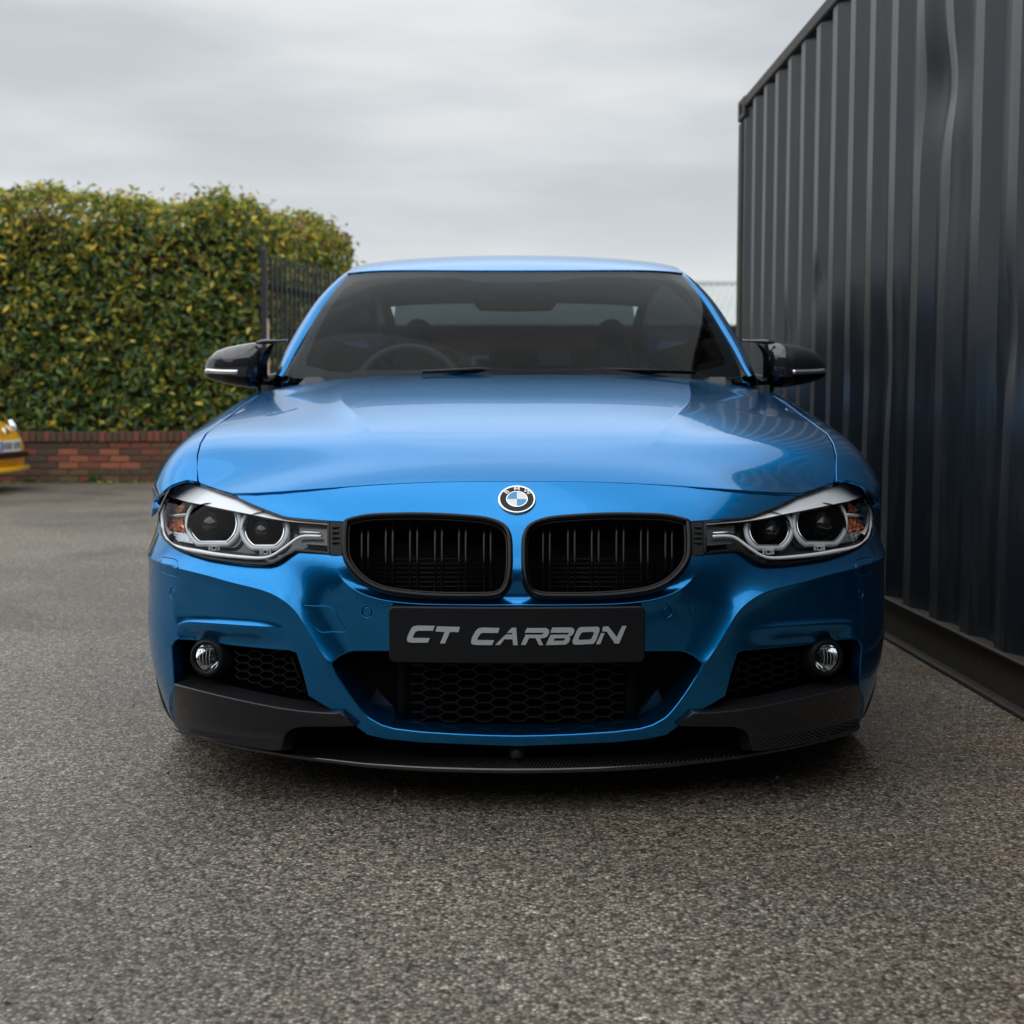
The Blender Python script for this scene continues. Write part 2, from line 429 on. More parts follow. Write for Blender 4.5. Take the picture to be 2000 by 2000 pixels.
# ---------------------------------------------------------------- the blue car: body surfaces
_t = np.linspace(0, math.pi / 2, 6000)
PW, PL, PA, PB = 0.90, 0.70, 2.4, 3.2
_px = PW * np.sin(_t) ** (2 / PA); _py = PL * (1 - np.cos(_t) ** (2 / PB))
_s = np.concatenate([[0], np.cumsum(np.hypot(np.diff(_px), np.diff(_py)))])
SEND = _s[-1]
def planform(s):
    q = np.abs(s); x = np.interp(q, _s, _px); y = np.interp(q, _s, _py) + np.maximum(q - SEND, 0)
    x2 = np.interp(q + .004, _s, _px); y2 = np.interp(q + .004, _s, _py) + np.maximum(q + .004 - SEND, 0)
    x1 = np.interp(q - .004, _s, _px); y1 = np.interp(q - .004, _s, _py) + np.maximum(q - .004 - SEND, 0)
    x1 = np.where(q < .004, -np.interp(.004 - q, _s, _px), x1); y1 = np.where(q < .004, np.interp(np.maximum(.004 - q, 0), _s, _py), y1)
    tx, ty = x2 - x1, y2 - y1; L = np.hypot(tx, ty); nx, ny = ty / L, -tx / L
    sg = np.where(s < 0, -1.0, 1.0)
    return x * sg, y, nx * sg, ny
def prof(z): return np.where(z > .44, 2.5 * (z - .44) ** 2, np.where(z < .28, .35 * (.28 - z) ** 2 * 3, 0))
def wz(z): return 1 - .06 * (np.clip((.35 - z) / .26, 0, 2)) ** 1.6 - .03 * (np.clip((z - .53) / .12, 0, 2)) ** 1.5
def G0(s, z, d=0.0):
    s = np.asarray(s, float); z = np.asarray(z, float)
    x, y, nx, ny = planform(s); x = x * wz(z)
    return np.stack([x - nx * d, y + prof(z) - ny * d, z + 0 * x], -1)
def Gd(d): return lambda s, z: G0(s, z, d)
RS, RZ = (0, 1.15), (0.04, 0.74)
def tG0(pts, d=0.0): return trace(Gd(d), pts, RS, RZ)
def arr(s): return [tuple(float(x) for x in p.split(',')) for p in s.split()]

K1_PX = arr("262,1064 292,1071.5 316.6,1100 347.6,1110.3 399.4,1123 451,1137.5 503,1150.4 528.8,1159.5 549.5,1171 567.6,1185.4 580.6,1201 601,1234.5 624.5,1273.4 641,1297")
K1_PX = K1_PX[1:]
K2_PX = arr("651.8,1112 664.7,1133 690.6,1153.6 716.5,1165 755,1174 807,1179.5 884.7,1181.6 988,1182 1010,1182")
K3_PX = arr("339,1224 346,1220 358,1216.5 399,1217.5 477,1222.7 530,1226.5 572,1229")
C1 = dense(tG0(K1_PX), .012); C2 = dense(tG0(K2_PX), .01); C3 = dense(tG0(K3_PX), .01)
C1x = np.vstack([[C1[0][0] + .25, C1[0][1] + .012], C1[0] + [.03, .006], C1]) 
C2x = np.vstack([C2, [-.05, C2[-1][1]]])
def feat(s, z):
    p = np.stack([np.abs(s), z], -1)
    d, sg, t = curve_dist(p, C1x)
    up = sg < 0
    h = np.where(up, -.034 * (1 - np.exp(-d / .05)) * np.exp(-(d / .11) ** 2), -.009 * bumpf(d, .05)) * (0.35 + .65 * sstep(t, .15, .45))
    d, sg, t = curve_dist(p, C2x); w = sstep(t, 0, .22)
    h += np.where(sg < 0, -.013 * bumpf(d, .018), -.004 * bumpf(d, .02)) * w
    d, sg, t = curve_dist(p, C3); w = sstep(t, 0.0, .12) * (1 - sstep(t, .65, 1)) 
    h += np.where(sg > 0, -.026 * sstep(d, 0, .046) * (1 - sstep(d, .08, .14)), -.004 * bumpf(d, .014)) * w
    return h
def G(s, z):
    s = np.asarray(s, float); z = np.asarray(z, float)
    return G0(s, z, -feat(s, z))
def tG(pts): return trace(G, pts, RS, RZ)

# upper body: cross sections along the length
UK = [0, .1, .2, .3, .38, .46, .53, .6, .68, .78, .89, 1.0]
FX = [0, .25, .5, .7, .86, 1.0]
YS = [.02, .15, .30, .42, .55, .75, 1.0, 1.25, 1.5, 1.9, 2.4, 2.9, 3.4, 3.85, 4.25, 4.5, 4.62]
ZC = [.600, .686, .745, .781, .812, .855, .902, .945, .972, .985, .98, .975, .985, 1.045, 1.055, 1.02, .93]
ZE = [.52, .605, .662, .735, .780, .814, .848, .882, .910, .925, .935, .945, .955, .985, .985, .95, .86]
XE = [.62, .69, .725, .752, .768, .775, .776, .775, .775, .79, .80, .80, .79, .76, .73, .68, .60]
WW = [.66, .775, .845, .877, .894, .901, .903, .903, .903, .903, .903, .903, .903, .895, .875, .83, .74]
def section(i):
    zc, ze, xe, w = ZC[i], ZE[i], XE[i], WW[i]; y = YS[i]; P = []
    for f in FX: P.append((xe * f, y, zc - (zc - ze) * f ** 2.7))
    a = w - xe
    P += [(xe + .50 * a, y, ze - .025), (xe + .84 * a, y, ze - .076), (w - .003, y, ze - .150)]
    z2 = ze - .150
    P += [(w, y, z2 - (z2 - .17) * .35), (w - .008, y, z2 - (z2 - .17) * .68), (w - .035, y, .17)]
    return P
UP = np.array([section(i) for i in range(len(YS))]); SY, SU = Spl(YS), Spl(UK)
def U0(u, y):
    u = np.asarray(u, float); y = np.asarray(y, float); sg = np.where(u < 0, -1.0, 1.0)
    P = np.einsum('ni,nj,ijk->nk', SY.basis(y), SU.basis(np.abs(u)), UP)
    P[:, 0] *= sg; return P
RU, RY = (0, 1.0), (.05, 1.9)
def tU0(pts): return trace(U0, pts, RU, RY)
H1_PX = arr("669,783 698,812 735,855 770,905 800,950")
_h = trace(U0, H1_PX, (0, .8), (.05, 1.2)); _h = np.vstack([[_h[0][0] + (_h[0][0] - _h[1][0]) * 1.1, 1.42], _h]); H1 = dense(_h, .03)
# ---------------------------------------------------------------- the blue car: panels
car = empty('car', tuple(CAR), 'blue metallic saloon car with black kidney grilles and carbon front lip, parked facing the viewer', 'car')
def resample(C, n):
    L = np.concatenate([[0], np.cumsum(np.linalg.norm(np.diff(C, axis=0), axis=1))]); t = np.linspace(0, L[-1], n)
    return np.stack([np.interp(t, L, C[:, k]) for k in range(C.shape[1])], 1)
def inset(poly, d):
    """move a closed 2-D outline inwards by d"""
    p = np.array(poly, float); a = np.roll(p, 1, 0); b = np.roll(p, -1, 0)
    t1 = p - a; t2 = b - p; t1 /= np.linalg.norm(t1, axis=1)[:, None] + 1e-12; t2 /= np.linalg.norm(t2, axis=1)[:, None] + 1e-12
    n = np.stack([-(t1 + t2)[:, 1], (t1 + t2)[:, 0]], 1); n /= np.linalg.norm(n, axis=1)[:, None] + 1e-12
    x, y = p[:, 0], p[:, 1]; ar = 0.5 * np.sum(x * np.roll(y, -1) - y * np.roll(x, -1))
    return p + n * d * (1 if ar > 0 else -1)
def sym(half):
    """right-half parameter outline from centre top to centre bottom -> full symmetric outline"""
    h = np.array(half); h[0, 0] = 0; h[-1, 0] = 0
    m = h[1:-1][::-1] * np.array([-1, 1]); return np.vstack([h, m])
def both(fn):
    for mir in (True, False): fn(mir)

KID_TOP = arr("671,1017 676,1013 685,1010 716,1003.5 781,1000.4 833,1000.4 897.6,1003.5 949.4,1008.7 975,1016.5 990.8,1027 999.8,1045 1002.4,1081 1001,1120 996,1146 985.6,1161.4 970,1169 910.6,1171.7 833,1170 781,1165 742,1157.5 711,1143 688,1122.6 675,1104.5 667.8,1086")
NOSE = arr("1010,942 950,941.6 900,942 850,943 800,945 750,947.5 700,950.5 650,954 600,958 550,961.5 500,964.5 462,967")
LAMP_TOP = arr("470,973 487,980.5 510,990 532,998.5 554.7,1006.8 580,1010.5 610,1013 640,1015.5 671,1017")
LAMP_BOT = arr("664.7,1086 627,1082 590,1078 576.7,1077.5 562,1086 544,1097.5 532,1103 518.4,1105.5 500,1104.8 477,1103.3 440,1098.5 399.4,1092 360.6,1081 340,1072.5 329.5,1065.5 318,1056 312.2,1047 308,1032 307,1018 308.3,996.5 313,978 320.5,961.5")
FOG_EDGE = arr("338.6,1413 339,1340 336,1300 333.5,1262 340,1250 347.6,1246.5 386.5,1250 451,1258.5 529,1266 565,1268.5 580,1274 592,1310 604,1358 630,1374 663,1393.5 694,1415.5")
BOT = arr("718,1434 756,1443 821,1448.6 899,1452 950,1454 1010,1456")
SIDE_SZ = []
tn = tG(NOSE); tk = tG(dense(KID_TOP, 12)); tl = tG(dense(LAMP_TOP, 14)); tb = tG(dense(LAMP_BOT, 12)); tf = tG(FOG_EDGE); tbo = tG(BOT)
nose_end = tl[0]
def s_of_y(y): return float(np.interp(y, _py, _s)) if y < PL else SEND + (y - PL)
arch = []
for a in np.linspace(118, 200, 9):
    yy = .776 + .35 * math.cos(math.radians(a)); zz = .325 + .35 * math.sin(math.radians(a)); arch.append((s_of_y(yy), zz))
side = [(tb[-1][0] + .02, tb[-1][1] + .004)] + arch + [(s_of_y(.43), .16), (tf[0][0] + .06, .115)]
half = np.vstack([dense(tn, .02)[:-1], tn[-1:], tl, tk[1:], tb, np.array(side), tf, tbo])
# central intake
INT = arr("1010,1269 900,1269 800,1269 692,1269 679,1271.5 664,1278 655.5,1284.5 649,1291 646.5,1298 650,1310 655,1320 667,1339 679,1357 691,1374 702,1388 711,1398 720,1406 743.5,1419 769,1426.6 821,1433 899,1438 955,1440 1010,1441")
ti = tG(INT); t_int = sym(ti)
TOW = arr("592,1181.5 615,1182 642.7,1182.8 653,1190.6 665,1212 677.6,1233 650,1234.2 625.8,1234.6 615.5,1226.8 603,1204")
WASH = arr("312.7,1099 313,1091 317.5,1087 330,1088.5 342.5,1091 347.6,1096 347,1112 346,1127 330,1123 315,1118")
SENS = [(716.6, 1195), (336.6, 1158)]
t_tow = tG(dense(TOW, 9, True)); t_wash = tG(dense(WASH, 9, True))
def circ2(surf_pt, r, n=20): return np.array([[surf_pt[0] + r * math.cos(2 * math.pi * k / n), surf_pt[1] + r * math.sin(2 * math.pi * k / n)] for k in range(n)])
sens = [tG([q])[0] for q in SENS]
mx = np.array([-1, 1.0])
holes = [t_int, t_tow * mx, t_wash * mx, t_wash] + [circ2(q * m_, .0125) for q in sens for m_ in (mx, np.array([1, 1.0]))]
def split_curve(C, polys_out, outl, md=.010):
    keep = in_poly(C, outl)
    for q in [outl] + list(polys_out):
        qq = np.vstack([q, q[:1]]); d, _, _ = curve_dist(C, qq); keep &= d > md
    for q in polys_out: keep &= ~in_poly(C, q)
    o, cur = [], []
    for k, p in zip(keep, C):
        if k: cur.append(p)
        else:
            if len(cur) > 1: o.append(np.array(cur))
            cur = []
    if len(cur) > 1: o.append(np.array(cur))
    return o
def offs(C, d):
    t = np.gradient(C, axis=0); t /= np.linalg.norm(t, axis=1)[:, None]; return C + np.stack([-t[:, 1], t[:, 0]], 1) * d
cr = []
_ol = sym(half)
for C in (C1, C2, C3):
    for d_ in (-.0045, -.0015, .0015, .0045):
        for m_ in (np.array([1, 1.0]), mx): cr += split_curve(resample(offs(C, d_), max(4, int(len(C) * .9))) * m_, holes, _ol, .0035)
panel('front_bumper', G, sym(half), holes, cr, .0068, M_PAINT, car, lip=.003, depth=.02,
      hole_lip=[.0045] + [.0012] * 7, hole_depth=[.075] + [.01] * 7)
panel('tow_hook_cover', G, inset(t_tow, .0024) * mx, step=.006, material=M_PAINT, parent=car, lip=.0012, depth=.008)
for m_ in (mx, np.array([1, 1.0])):
    panel('washer_cover', G, inset(t_wash, .0024) * m_, step=.004, material=M_PAINT, parent=car, lip=.0012, depth=.008)
    for q in sens:
        so = panel('parking_sensor', G, circ2(q * m_, .0088), step=.004, material=M_PAINT, parent=car, lip=.001, depth=.01, offset=-.0005)
        panel('sensor_ring', G, circ2(q * m_, .0124), [circ2(q * m_, .0092)], step=.01, material=M_SBLACK, parent=car, lip=.0004, depth=.004, offset=-.004)

# ---- kidney grilles
def kidney(mir):
    k = dense(KID_TOP, 10, True); t = tG0(k, -.003)
    e = 0.0035
    cl = inset(t, .0070); q = G0(cl[:, 0], cl[:, 1], .001)
    MB().tube(q, .0078, 12, closed=True, rz=.0062).build('grille_frame', M_GBLACK, car, mir, True)
    panel('grille_surround', Gd(.004), inset(t, -.001), [inset(t, .0125)], [], .01, M_GBLACK, car, mir, lip=.001, depth=.02, hole_lip=.003, hole_depth=.055)
    panel('grille_backing', Gd(.11), inset(t, -.012), step=.03, material=M_MBLACK, parent=car, mirror=mir, depth=0)
    xs = [(706.9, 719.6), (754, 767.4), (801.3, 815.3), (850, 863.5), (896.8, 910), (945.5, 958.7)]
    for i, pr in enumerate(xs):
        for x in pr:
            top = 1026 + (4 if i in (0,) else 0) + (3 if i == 5 else 0); bot = {0: 1128, 1: 1150, 2: 1158}.get(i, 1163)
            pts = []
            for v, d in ((top - 4, .062), (top, .042), (top + 7, .024), (top + 16, .017), (top + 28, .014), (1090, .016), (1125 if i else 1110, .024), (bot - 6, .034), (bot, .05)):
                q = tG0([(x, v)], d)[0]; pts.append(G0([q[0]], [q[1]], d)[0])
            MB().tube(dense(pts, .006), .0048, 10, rz=.0034).build('grille_slat', M_GBLACK, car, mir, True)
    for v in np.arange(1092, 1150, 9):
        a = max(705, 705 + (v - 1120) * .9); P = [G0(*tG0([(x, v)], .085).T, .085)[0] for x in (a + 20, 850, 965)]
        MB().tube(P, .0022, 5).build('radiator_fin', M_SBLACK, car, mir, True)
both(kidney)

# ---- hood (u, y)
def kick(u, y):
    au = np.abs(u); lim = 1.17 + .26 * (au / .44) ** 3
    return .0 * np.clip((y - lim) / .17, 0, 1.4) ** 1.1
def U(u, y):
    u = np.asarray(u, float); y = np.asarray(y, float); P = U0(u, y)
    k = kick(u, y)
    p = np.stack([np.abs(u) * 1.0, y * .5], -1); H = H1 * np.array([1, .5])
    d, sg, t = curve_dist(p, H); w = (1 - sstep(t, .45, 1.0)) * sstep(t, 0, .16)
    # H1 runs towards the camera; the outer side lies to the right of it
    h = np.where(sg > 0, -.0085 * bumpf(d, .065), -.0008 * bumpf(d, .03)) * w
    front = sstep(y, .15, .2)
    P[:, 2] += (k + h) * front
    return P
def tU(pts): return trace(U, pts, RU, RY)
HOOD_F = arr("1010,938.5 950,938.3 900,938.7 850,939.6 800,941.4 750,943.8 700,946.8 650,950.3 600,953.8 550,957.5 500,960.5 455,961.5")
HOOD_S = arr("430,954.5 410,947.5 392,941 389.5,938")
HOOD_E = arr("386.5,911.7 388.5,888 394,865 405,846")
def tUn(p, u1=.52, y1=.75): return trace(U0, p, (0, u1), (.05, y1))
th = np.vstack([tUn(HOOD_F, .46, .45), tUn(HOOD_S, .47, .45)]); te = tUn(HOOD_E, .50)
u_e = te[-1][0]
rear = [(u_e * .985, .9), (.462, 1.15), (.455, 1.36), (.43, 1.405), (.36, 1.40), (.2, 1.365), (.1, 1.352)]
hh = np.vstack([th, te, dense(np.vstack([te[-1:], rear]), .03)[1:], [[0, 1.35]]])
hh = sym(hh); print('hood edge u', te, len(hh))
hc = []
for d_ in (-.007, -.0022, .0022, .007):
    for m_ in (np.array([1, 1.0]), mx): hc += split_curve(H1[::-1] * m_ + np.array([d_, 0]) * m_[0], [], hh, .008)
panel('bonnet', U, hh, creases=hc, step=.011, material=M_PAINT, parent=car, lip=.003, depth=.02, ne=.002)
def ruled(name, lines, material, mir, n=60, smooth=True, flip=False, label=None, parent=None):
    R = [resample(l, n) for l in lines]; V = np.vstack(R); F = []
    for j in range(len(R) - 1):
        for i in range(n - 1):
            q = (j * n + i, j * n + i + 1, (j + 1) * n + i + 1, (j + 1) * n + i); F.append(tuple(reversed(q)) if flip else q)
    return mk(name, V, F, material, parent or car, mir, None, smooth, label)
def pt0(px): t = tG0(px); return G0(t[:, 0], t[:, 1])
# ---- front wings
def z_on_side(y, z):
    u = np.linspace(.5, 1, 200); P = U0(u, np.full(200, y)); return float(np.interp(-z, -P[:, 2], u))
def wing(mir):
    low = tUn(arr("383.5,940 366,936 350,940.5 337,945 326,952 319,959"), .8, .60)
    seam = []
    for f in (.3, .6, .9): seam.append((z_on_side(.50 + .10 * f, .63 - .02 * f), .50 + .10 * f))
    ar = []
    for a in np.linspace(118, -8, 16):
        yy = .776 + .355 * math.cos(math.radians(a)); zz = .325 + .355 * math.sin(math.radians(a)); ar.append((z_on_side(yy, zz), yy))
    bk = [(z_on_side(1.15, .20), 1.15), (z_on_side(1.36, .20), 1.36), (z_on_side(1.37, .5), 1.37), (z_on_side(1.38, .8), 1.38), (.66, 1.47), (.60, 1.66), (.50, 1.70), (.44, 1.60)]
    e = np.vstack([te[:, :], rear[:3]]); e = e[::-1].copy(); e[:, 0] += .0065
    e[-1] = tUn([(383.5, 911)])[0]
    o = np.vstack([low, seam, ar, bk, [[.459, 1.42]], e])
    lt = pt0(arr("307.5,1000 309.5,990 313,977 320,961 326,954 337,947 350,942 366,938 377,940")); _w = np.vstack([[(z_on_side(.515, .585), .515)], [seam[0]], low[::-1]]); we = U0(_w[:, 0], _w[:, 1])
    ruled('wing_return', [resample(we, 24), resample(we, 24) * .5 + resample(lt, 24) * .5, resample(lt, 24)], M_PAINT, mir, 24)
    panel('front_wing', U0, o, step=.014, material=M_PAINT, parent=car, mirror=mir, lip=.002, depth=.005, label=None)
both(wing)
# ---- doors, rear quarters, tail (seen only edge-on)
def uline(y, zs): return [(z_on_side(y, z), y) for z in zs]
def flank(mir):
    top = .56
    panel('front_door', U0, np.array(uline(1.385, (.2, .5, .8)) [::1] + [(.62, 1.55), (top, 1.66), (top, 2.42)] + uline(2.43, (.8, .5, .2))), step=.04, material=M_PAINT, parent=car, mirror=mir)
    panel('rear_door', U0, np.array(uline(2.438, (.2, .5, .8)) + [(top, 2.44), (top, 3.45)] + uline(3.4, (.8, .7)) + uline(3.2, (.5, .2))), step=.04, material=M_PAINT, parent=car, mirror=mir)
    ar = [(z_on_side(3.586 + .36 * math.cos(math.radians(a)), .325 + .36 * math.sin(math.radians(a))), 3.586 + .36 * math.cos(math.radians(a))) for a in np.linspace(165, -8, 14)]
    panel('rear_quarter', U0, np.array(uline(3.21, (.2, .5)) [1:] + uline(3.407, (.72, .8)) + [(top, 3.46), (.40, 3.9), (.0, 3.92), (0, 4.6)] + uline(4.6, (.7, .4, .2)) + uline(4.0, (.2,)) + ar[::-1]), step=.045, material=M_PAINT, parent=car, mirror=mir)
both(flank)
# sills and closed tail
both(lambda m: MB().box((.80, 2.3, .2), (.10, 1.95, .10), bev=.02).build('sill', M_SBLACK, car, m))
MB().box((0, 4.60, .55), (1.42, .05, .62), bev=.02).build('rear_bumper', M_PAINT, car)

# ---- cowl / scuttle strip under the windscreen
P = []; F = []
for i, a in enumerate(np.linspace(-1, 1, 21)):
    for k, (yy, zz) in enumerate(((1.30, .90), (1.42, .905), (1.50, .93))): P.append((.74 * a, yy + .05 * a * a, zz))
for i in range(20):
    for k in range(2): b = i * 3 + k; F.append((b, b + 3, b + 4, b + 1))
mk('scuttle_panel', P, F, M_SBLACK, car)

# ---- windscreen
ZR = interp([1.7, 1.93, 2.15, 2.4, 2.7, 3.0, 3.3, 3.5, 3.7], [1.24, 1.325, 1.388, 1.426, 1.438, 1.432, 1.395, 1.35, 1.28])
def WSf(a, t, off=0.0):
    a = np.asarray(a, float); t = np.asarray(t, float)
    b = np.stack([.722 * a, 1.235 + .26 * a * a, .920 + .030 * a * a], -1); yt = 1.932 + .15 * a * a; tp = np.stack([.600 * a, yt, ZR(np.ravel(yt)).reshape(yt.shape) - .030 * a * a - .012 * a ** 8 - .003], -1)
    P = b + (tp - b) * t[:, None]; s_ = np.sin(np.pi * t)
    P[:, 1] -= .016 * s_ + off * .5; P[:, 2] += .026 * s_ + off * .87; return P
def WS_full(a, t): return WSf(np.asarray(a), np.asarray(t))
def rrect(a0, a1, b0, b1, r, ra=None, n=6):
    ra = ra or r; P = []
    for cx, cy, s0 in ((a1 - ra, b1 - r, 0), (a0 + ra, b1 - r, 90), (a0 + ra, b0 + r, 180), (a1 - ra, b0 + r, 270)):
        for k in range(n + 1): q = math.radians(s0 + 90 * k / n); P.append((cx + ra * math.cos(q), cy + r * math.sin(q)))
    return np.array(P)
def dens_lin(P, step):
    P = np.array(P, float); o = []
    for i in range(len(P)):
        a, b = P[i], P[(i + 1) % len(P)]; m = max(1, int(np.linalg.norm(b - a) / step))
        o += [a + (b - a) * j / m for j in range(m)]
    return np.array(o)
ws_out = dens_lin(rrect(-1, 1, 0, 1, .03), .06)
panel('windscreen', WS_full, ws_out, step=.05, material=G_WIND, parent=car, depth=0)
frit_in = [(-.945, .12)] + [(-.955, .5), (-.945, .80), (-.90, .885), (-.80, .905), (-.5, .925), (-.36, .925), (-.27, .89), (-.20, .865), (-.15, .86)]
frit_in = np.array(frit_in); frit_in = np.vstack([frit_in, frit_in[::-1] * mx])
frit_in = np.vstack([frit_in, [[.93, .09], [.8, .06], [0, .05], [-.8, .06], [-.93, .09]]])
panel('windscreen_border', lambda a, t: WSf(a, t, -.006), ws_out * .999, [dens_lin(frit_in, .06)], step=.04, material=mat('frit_black', (.01, .011, .012), .5), parent=car, depth=0)
# ---- pillars + cant rails
def pil(side_list, y0, y1):
    return [Lp(u, v, y0 + (732 - v) / 191 * (y1 - y0)) for u, v in side_list]
rail = [(.606, 2.6, 1.388), (.604, 3.0, 1.383), (.597, 3.3, 1.342), (.60, 3.6, 1.235), (.66, 3.95, 1.06)]
P_in = dense(np.array(pil(arr("566,735 605,669 626.4,634 655,589 684,543"), 1.485, 2.075)), .03)
P_mid = dense(np.array(pil(arr("551,735 587,673 612,634.5 641,590 681,544"), 1.50, 2.09)), .03)
L_mid = dense(np.vstack([pil(arr("551,735 587,673 612,634.5 641,590 681,544"), 1.50, 2.09), [(.594, 2.3, 1.370)], np.array(rail) - [.012, 0, -.006]]), .03)
L_out = dense(np.vstack([pil(arr("537,735 560,681 590,629.5 626,578.5 661.6,543"), 1.55, 2.10), [(.608, 2.3, 1.364)], np.array(rail)]), .03)
L_out = resample(L_out, 80); L_mid = resample(L_mid, 80)
L_low = L_out + np.array([.010, .035, -.035])
def pillars(mir):
    ruled('pillar_and_roof_rail', [L_mid + [0, .01, -.008], L_mid, (L_mid + L_out) / 2 + [.001, -.003, .003], L_out, L_low, L_low + [-.03, .02, -.01]], M_PAINT, mir, 70, flip=True)
    ruled('pillar_lining', [L_mid + [-.012, .02, -.016], L_out + [-.012, .02, -.02], L_low + [-.014, .012, -.006], L_low + [-.05, .03, -.02]], mat('pillar_lining', (.02, .02, .022), .8), mir, 70)
    d = np.array([0, .012, -.004])
    ruled('pillar_trim', [P_in + d, (resample(P_in, 40) * .5 + resample(P_mid, 40) * .5) + [0, -.004, .003], P_mid + d * .5], M_SBLACK, mir, 40, flip=True)
    belt = dense([(.80, 1.60, .905), (.812, 2.2, .925), (.812, 2.8, .94), (.80, 3.4, .955), (.77, 3.86, .985)], .05)
    ruled('side_glass', [L_low + [-.004, 0, 0], resample(L_low, 60) * .5 + resample(belt, 60) * .5 + [.022, 0, 0], belt], G_SIDE, mir, 60, flip=True)
    ruled('belt_moulding', [belt + [.001, 0, .012], belt + [.010, 0, .004], belt + [.02, 0, -.03]], M_GBLACK, mir, 40, flip=True)
both(pillars)
# ---- roof
def R0(a, y):
    a = np.asarray(a, float); y = np.asarray(y, float); z = ZR(y)
    return np.stack([.606 * a, y, z - .030 * a * a - .012 * a ** 8], -1)
ro = [(a, 1.925 + .15 * a * a) for a in np.linspace(-.985, .985, 25)] + [(.985, y) for y in np.linspace(2.2, 3.35, 12)] + [(a, 3.46 - .06 * a * a) for a in np.linspace(.95, -.95, 13)] + [(-.985, y) for y in np.linspace(3.35, 2.2, 12)]
panel('roof', R0, np.array(ro), step=.05, material=M_PAINT, parent=car, lip=.003, depth=.003)
# headlining, rear window, parcel shelf
panel('headlining', lambda a, y: R0(a, y) - [0, 0, .035], np.array(ro), step=.12, material=mat('headlining', (.42, .46, .48), .9), parent=car, depth=0)
a_ = np.linspace(-1, 1, 15)
rw_t = np.stack([.545 * a_, 3.47 - .04 * a_ ** 2, 1.345 - .03 * a_ ** 2], 1); rw_b = np.stack([.63 * a_, 3.98 - .08 * a_ ** 2, 1.05 - .01 * a_ ** 2], 1)
ruled('rear_window', [rw_t, (rw_t + rw_b) / 2 + [0, .01, .02], rw_b], glass_mat('rear_glass', (.14, .165, .17)), False, 15)
# ---------------------------------------------------------------- interior
M_INT = mat('dark_upholstery', (.035, .036, .038), .75); M_INT2 = mat('dashboard_plastic', (.05, .052, .055), .55)
def seat(mir):
    b = MB(); b.tube([(.37, 2.28, .55), (.37, 2.33, .8), (.37, 2.42, 1.02)], [.20, .22, .17], 14, rz=.08)
    s = b.build('seat', M_INT, car, mir, True)
    MB().tube([(.37, 2.44, 1.07), (.37, 2.45, 1.13), (.37, 2.46, 1.15)], [.10, .13, .08], 14, rz=.05).build('headrest', M_INT, car, mir, True)
both(seat)
MB().box((0, 3.15, .82), (1.2, .22, .42), bev=.06).build('rear_bench', M_INT, car)
for x in (-.36, 0, .36): MB().box((x, 3.24, 1.06), (.22, .09, .10), bev=.03).build('rear_headrest', M_INT, car)
MB().box((0, 3.62, .98), (1.24, .7, .05)).build('parcel_shelf', M_INT, car)
b = MB(); b.box((0, 1.60, .90), (1.36, .42, .09), bev=.03); b.box((-.36, 1.66, .945), (.36, .22, .05), bev=.02); b.build('dashboard', M_INT2, car)
c0 = Vector((-.365, 1.84, .885)); ax = Vector((0, -.93, .36)); q = Vector((0, 0, 1)).rotation_difference(ax).to_matrix()
b = MB(); b.tube([c0 + q @ Vector((.185 * math.cos(t), .185 * math.sin(t), 0)) for t in np.linspace(0, 2 * math.pi, 36, endpoint=False)], .016, 8, closed=True)
b.tube([c0 + q @ Vector((-.17, 0, 0)), c0, c0 + q @ Vector((.17, 0, 0))], .014, 8); b.build('steering_wheel', mat('steering_leather', (.10, .105, .11), .45), car, False, True)
b = MB(); b.tube([(-.135, 1.90, 1.215), (-.12, 1.895, 1.215), (0, 1.89, 1.215), (.12, 1.895, 1.215), (.135, 1.90, 1.215)], [.02, .034, .037, .034, .02], 14, rz=.018)
im = b.build('interior_mirror', M_SBLACK, car, False, True)
_q = np.array([(-.22, .985), (-.13, .93), (-.11, .80), (.11, .80), (.13, .93), (.22, .985)]); _p = WSf(_q[:, 0], _q[:, 1], -.008)
mk('sensor_housing', np.vstack([_p, _p + [0, .05, -.03]]), [tuple(range(6)), (0, 6, 7, 1), (1, 7, 8, 2), (2, 8, 9, 3), (3, 9, 10, 4), (4, 10, 11, 5)], M_MBLACK, car, smooth=False)
MB().box((0, 2.4, .42), (1.5, 2.6, .06)).build('cabin_floor', M_MBLACK, car)
both(lambda m: MB().box((.66, 3.55, 1.00), (.16, .9, .10), bev=.03).build('quarter_trim', M_INT, car, m))
both(lambda m: MB().box((.775, 2.6, .68), (.02, 2.4, .48)).build('door_lining', M_INT, car, m))
MB().box((0, 3.9, .6), (1.3, .04, .75)).build('boot_bulkhead', M_MBLACK, car)
MB().box((0, 1.33, .60), (1.3, .04, .56)).build('bulkhead', M_MBLACK, car)
for x0, x1, yy in ((-.28, .05, 1.30), (.0, .55, 1.34)):
    MB().tube([(x0, yy - .01, .957), ((x0 + x1) / 2, yy - .005, .965), (x1, yy + .03, .958)], .006, 6).build('wiper', M_SBLACK, car, False, True)
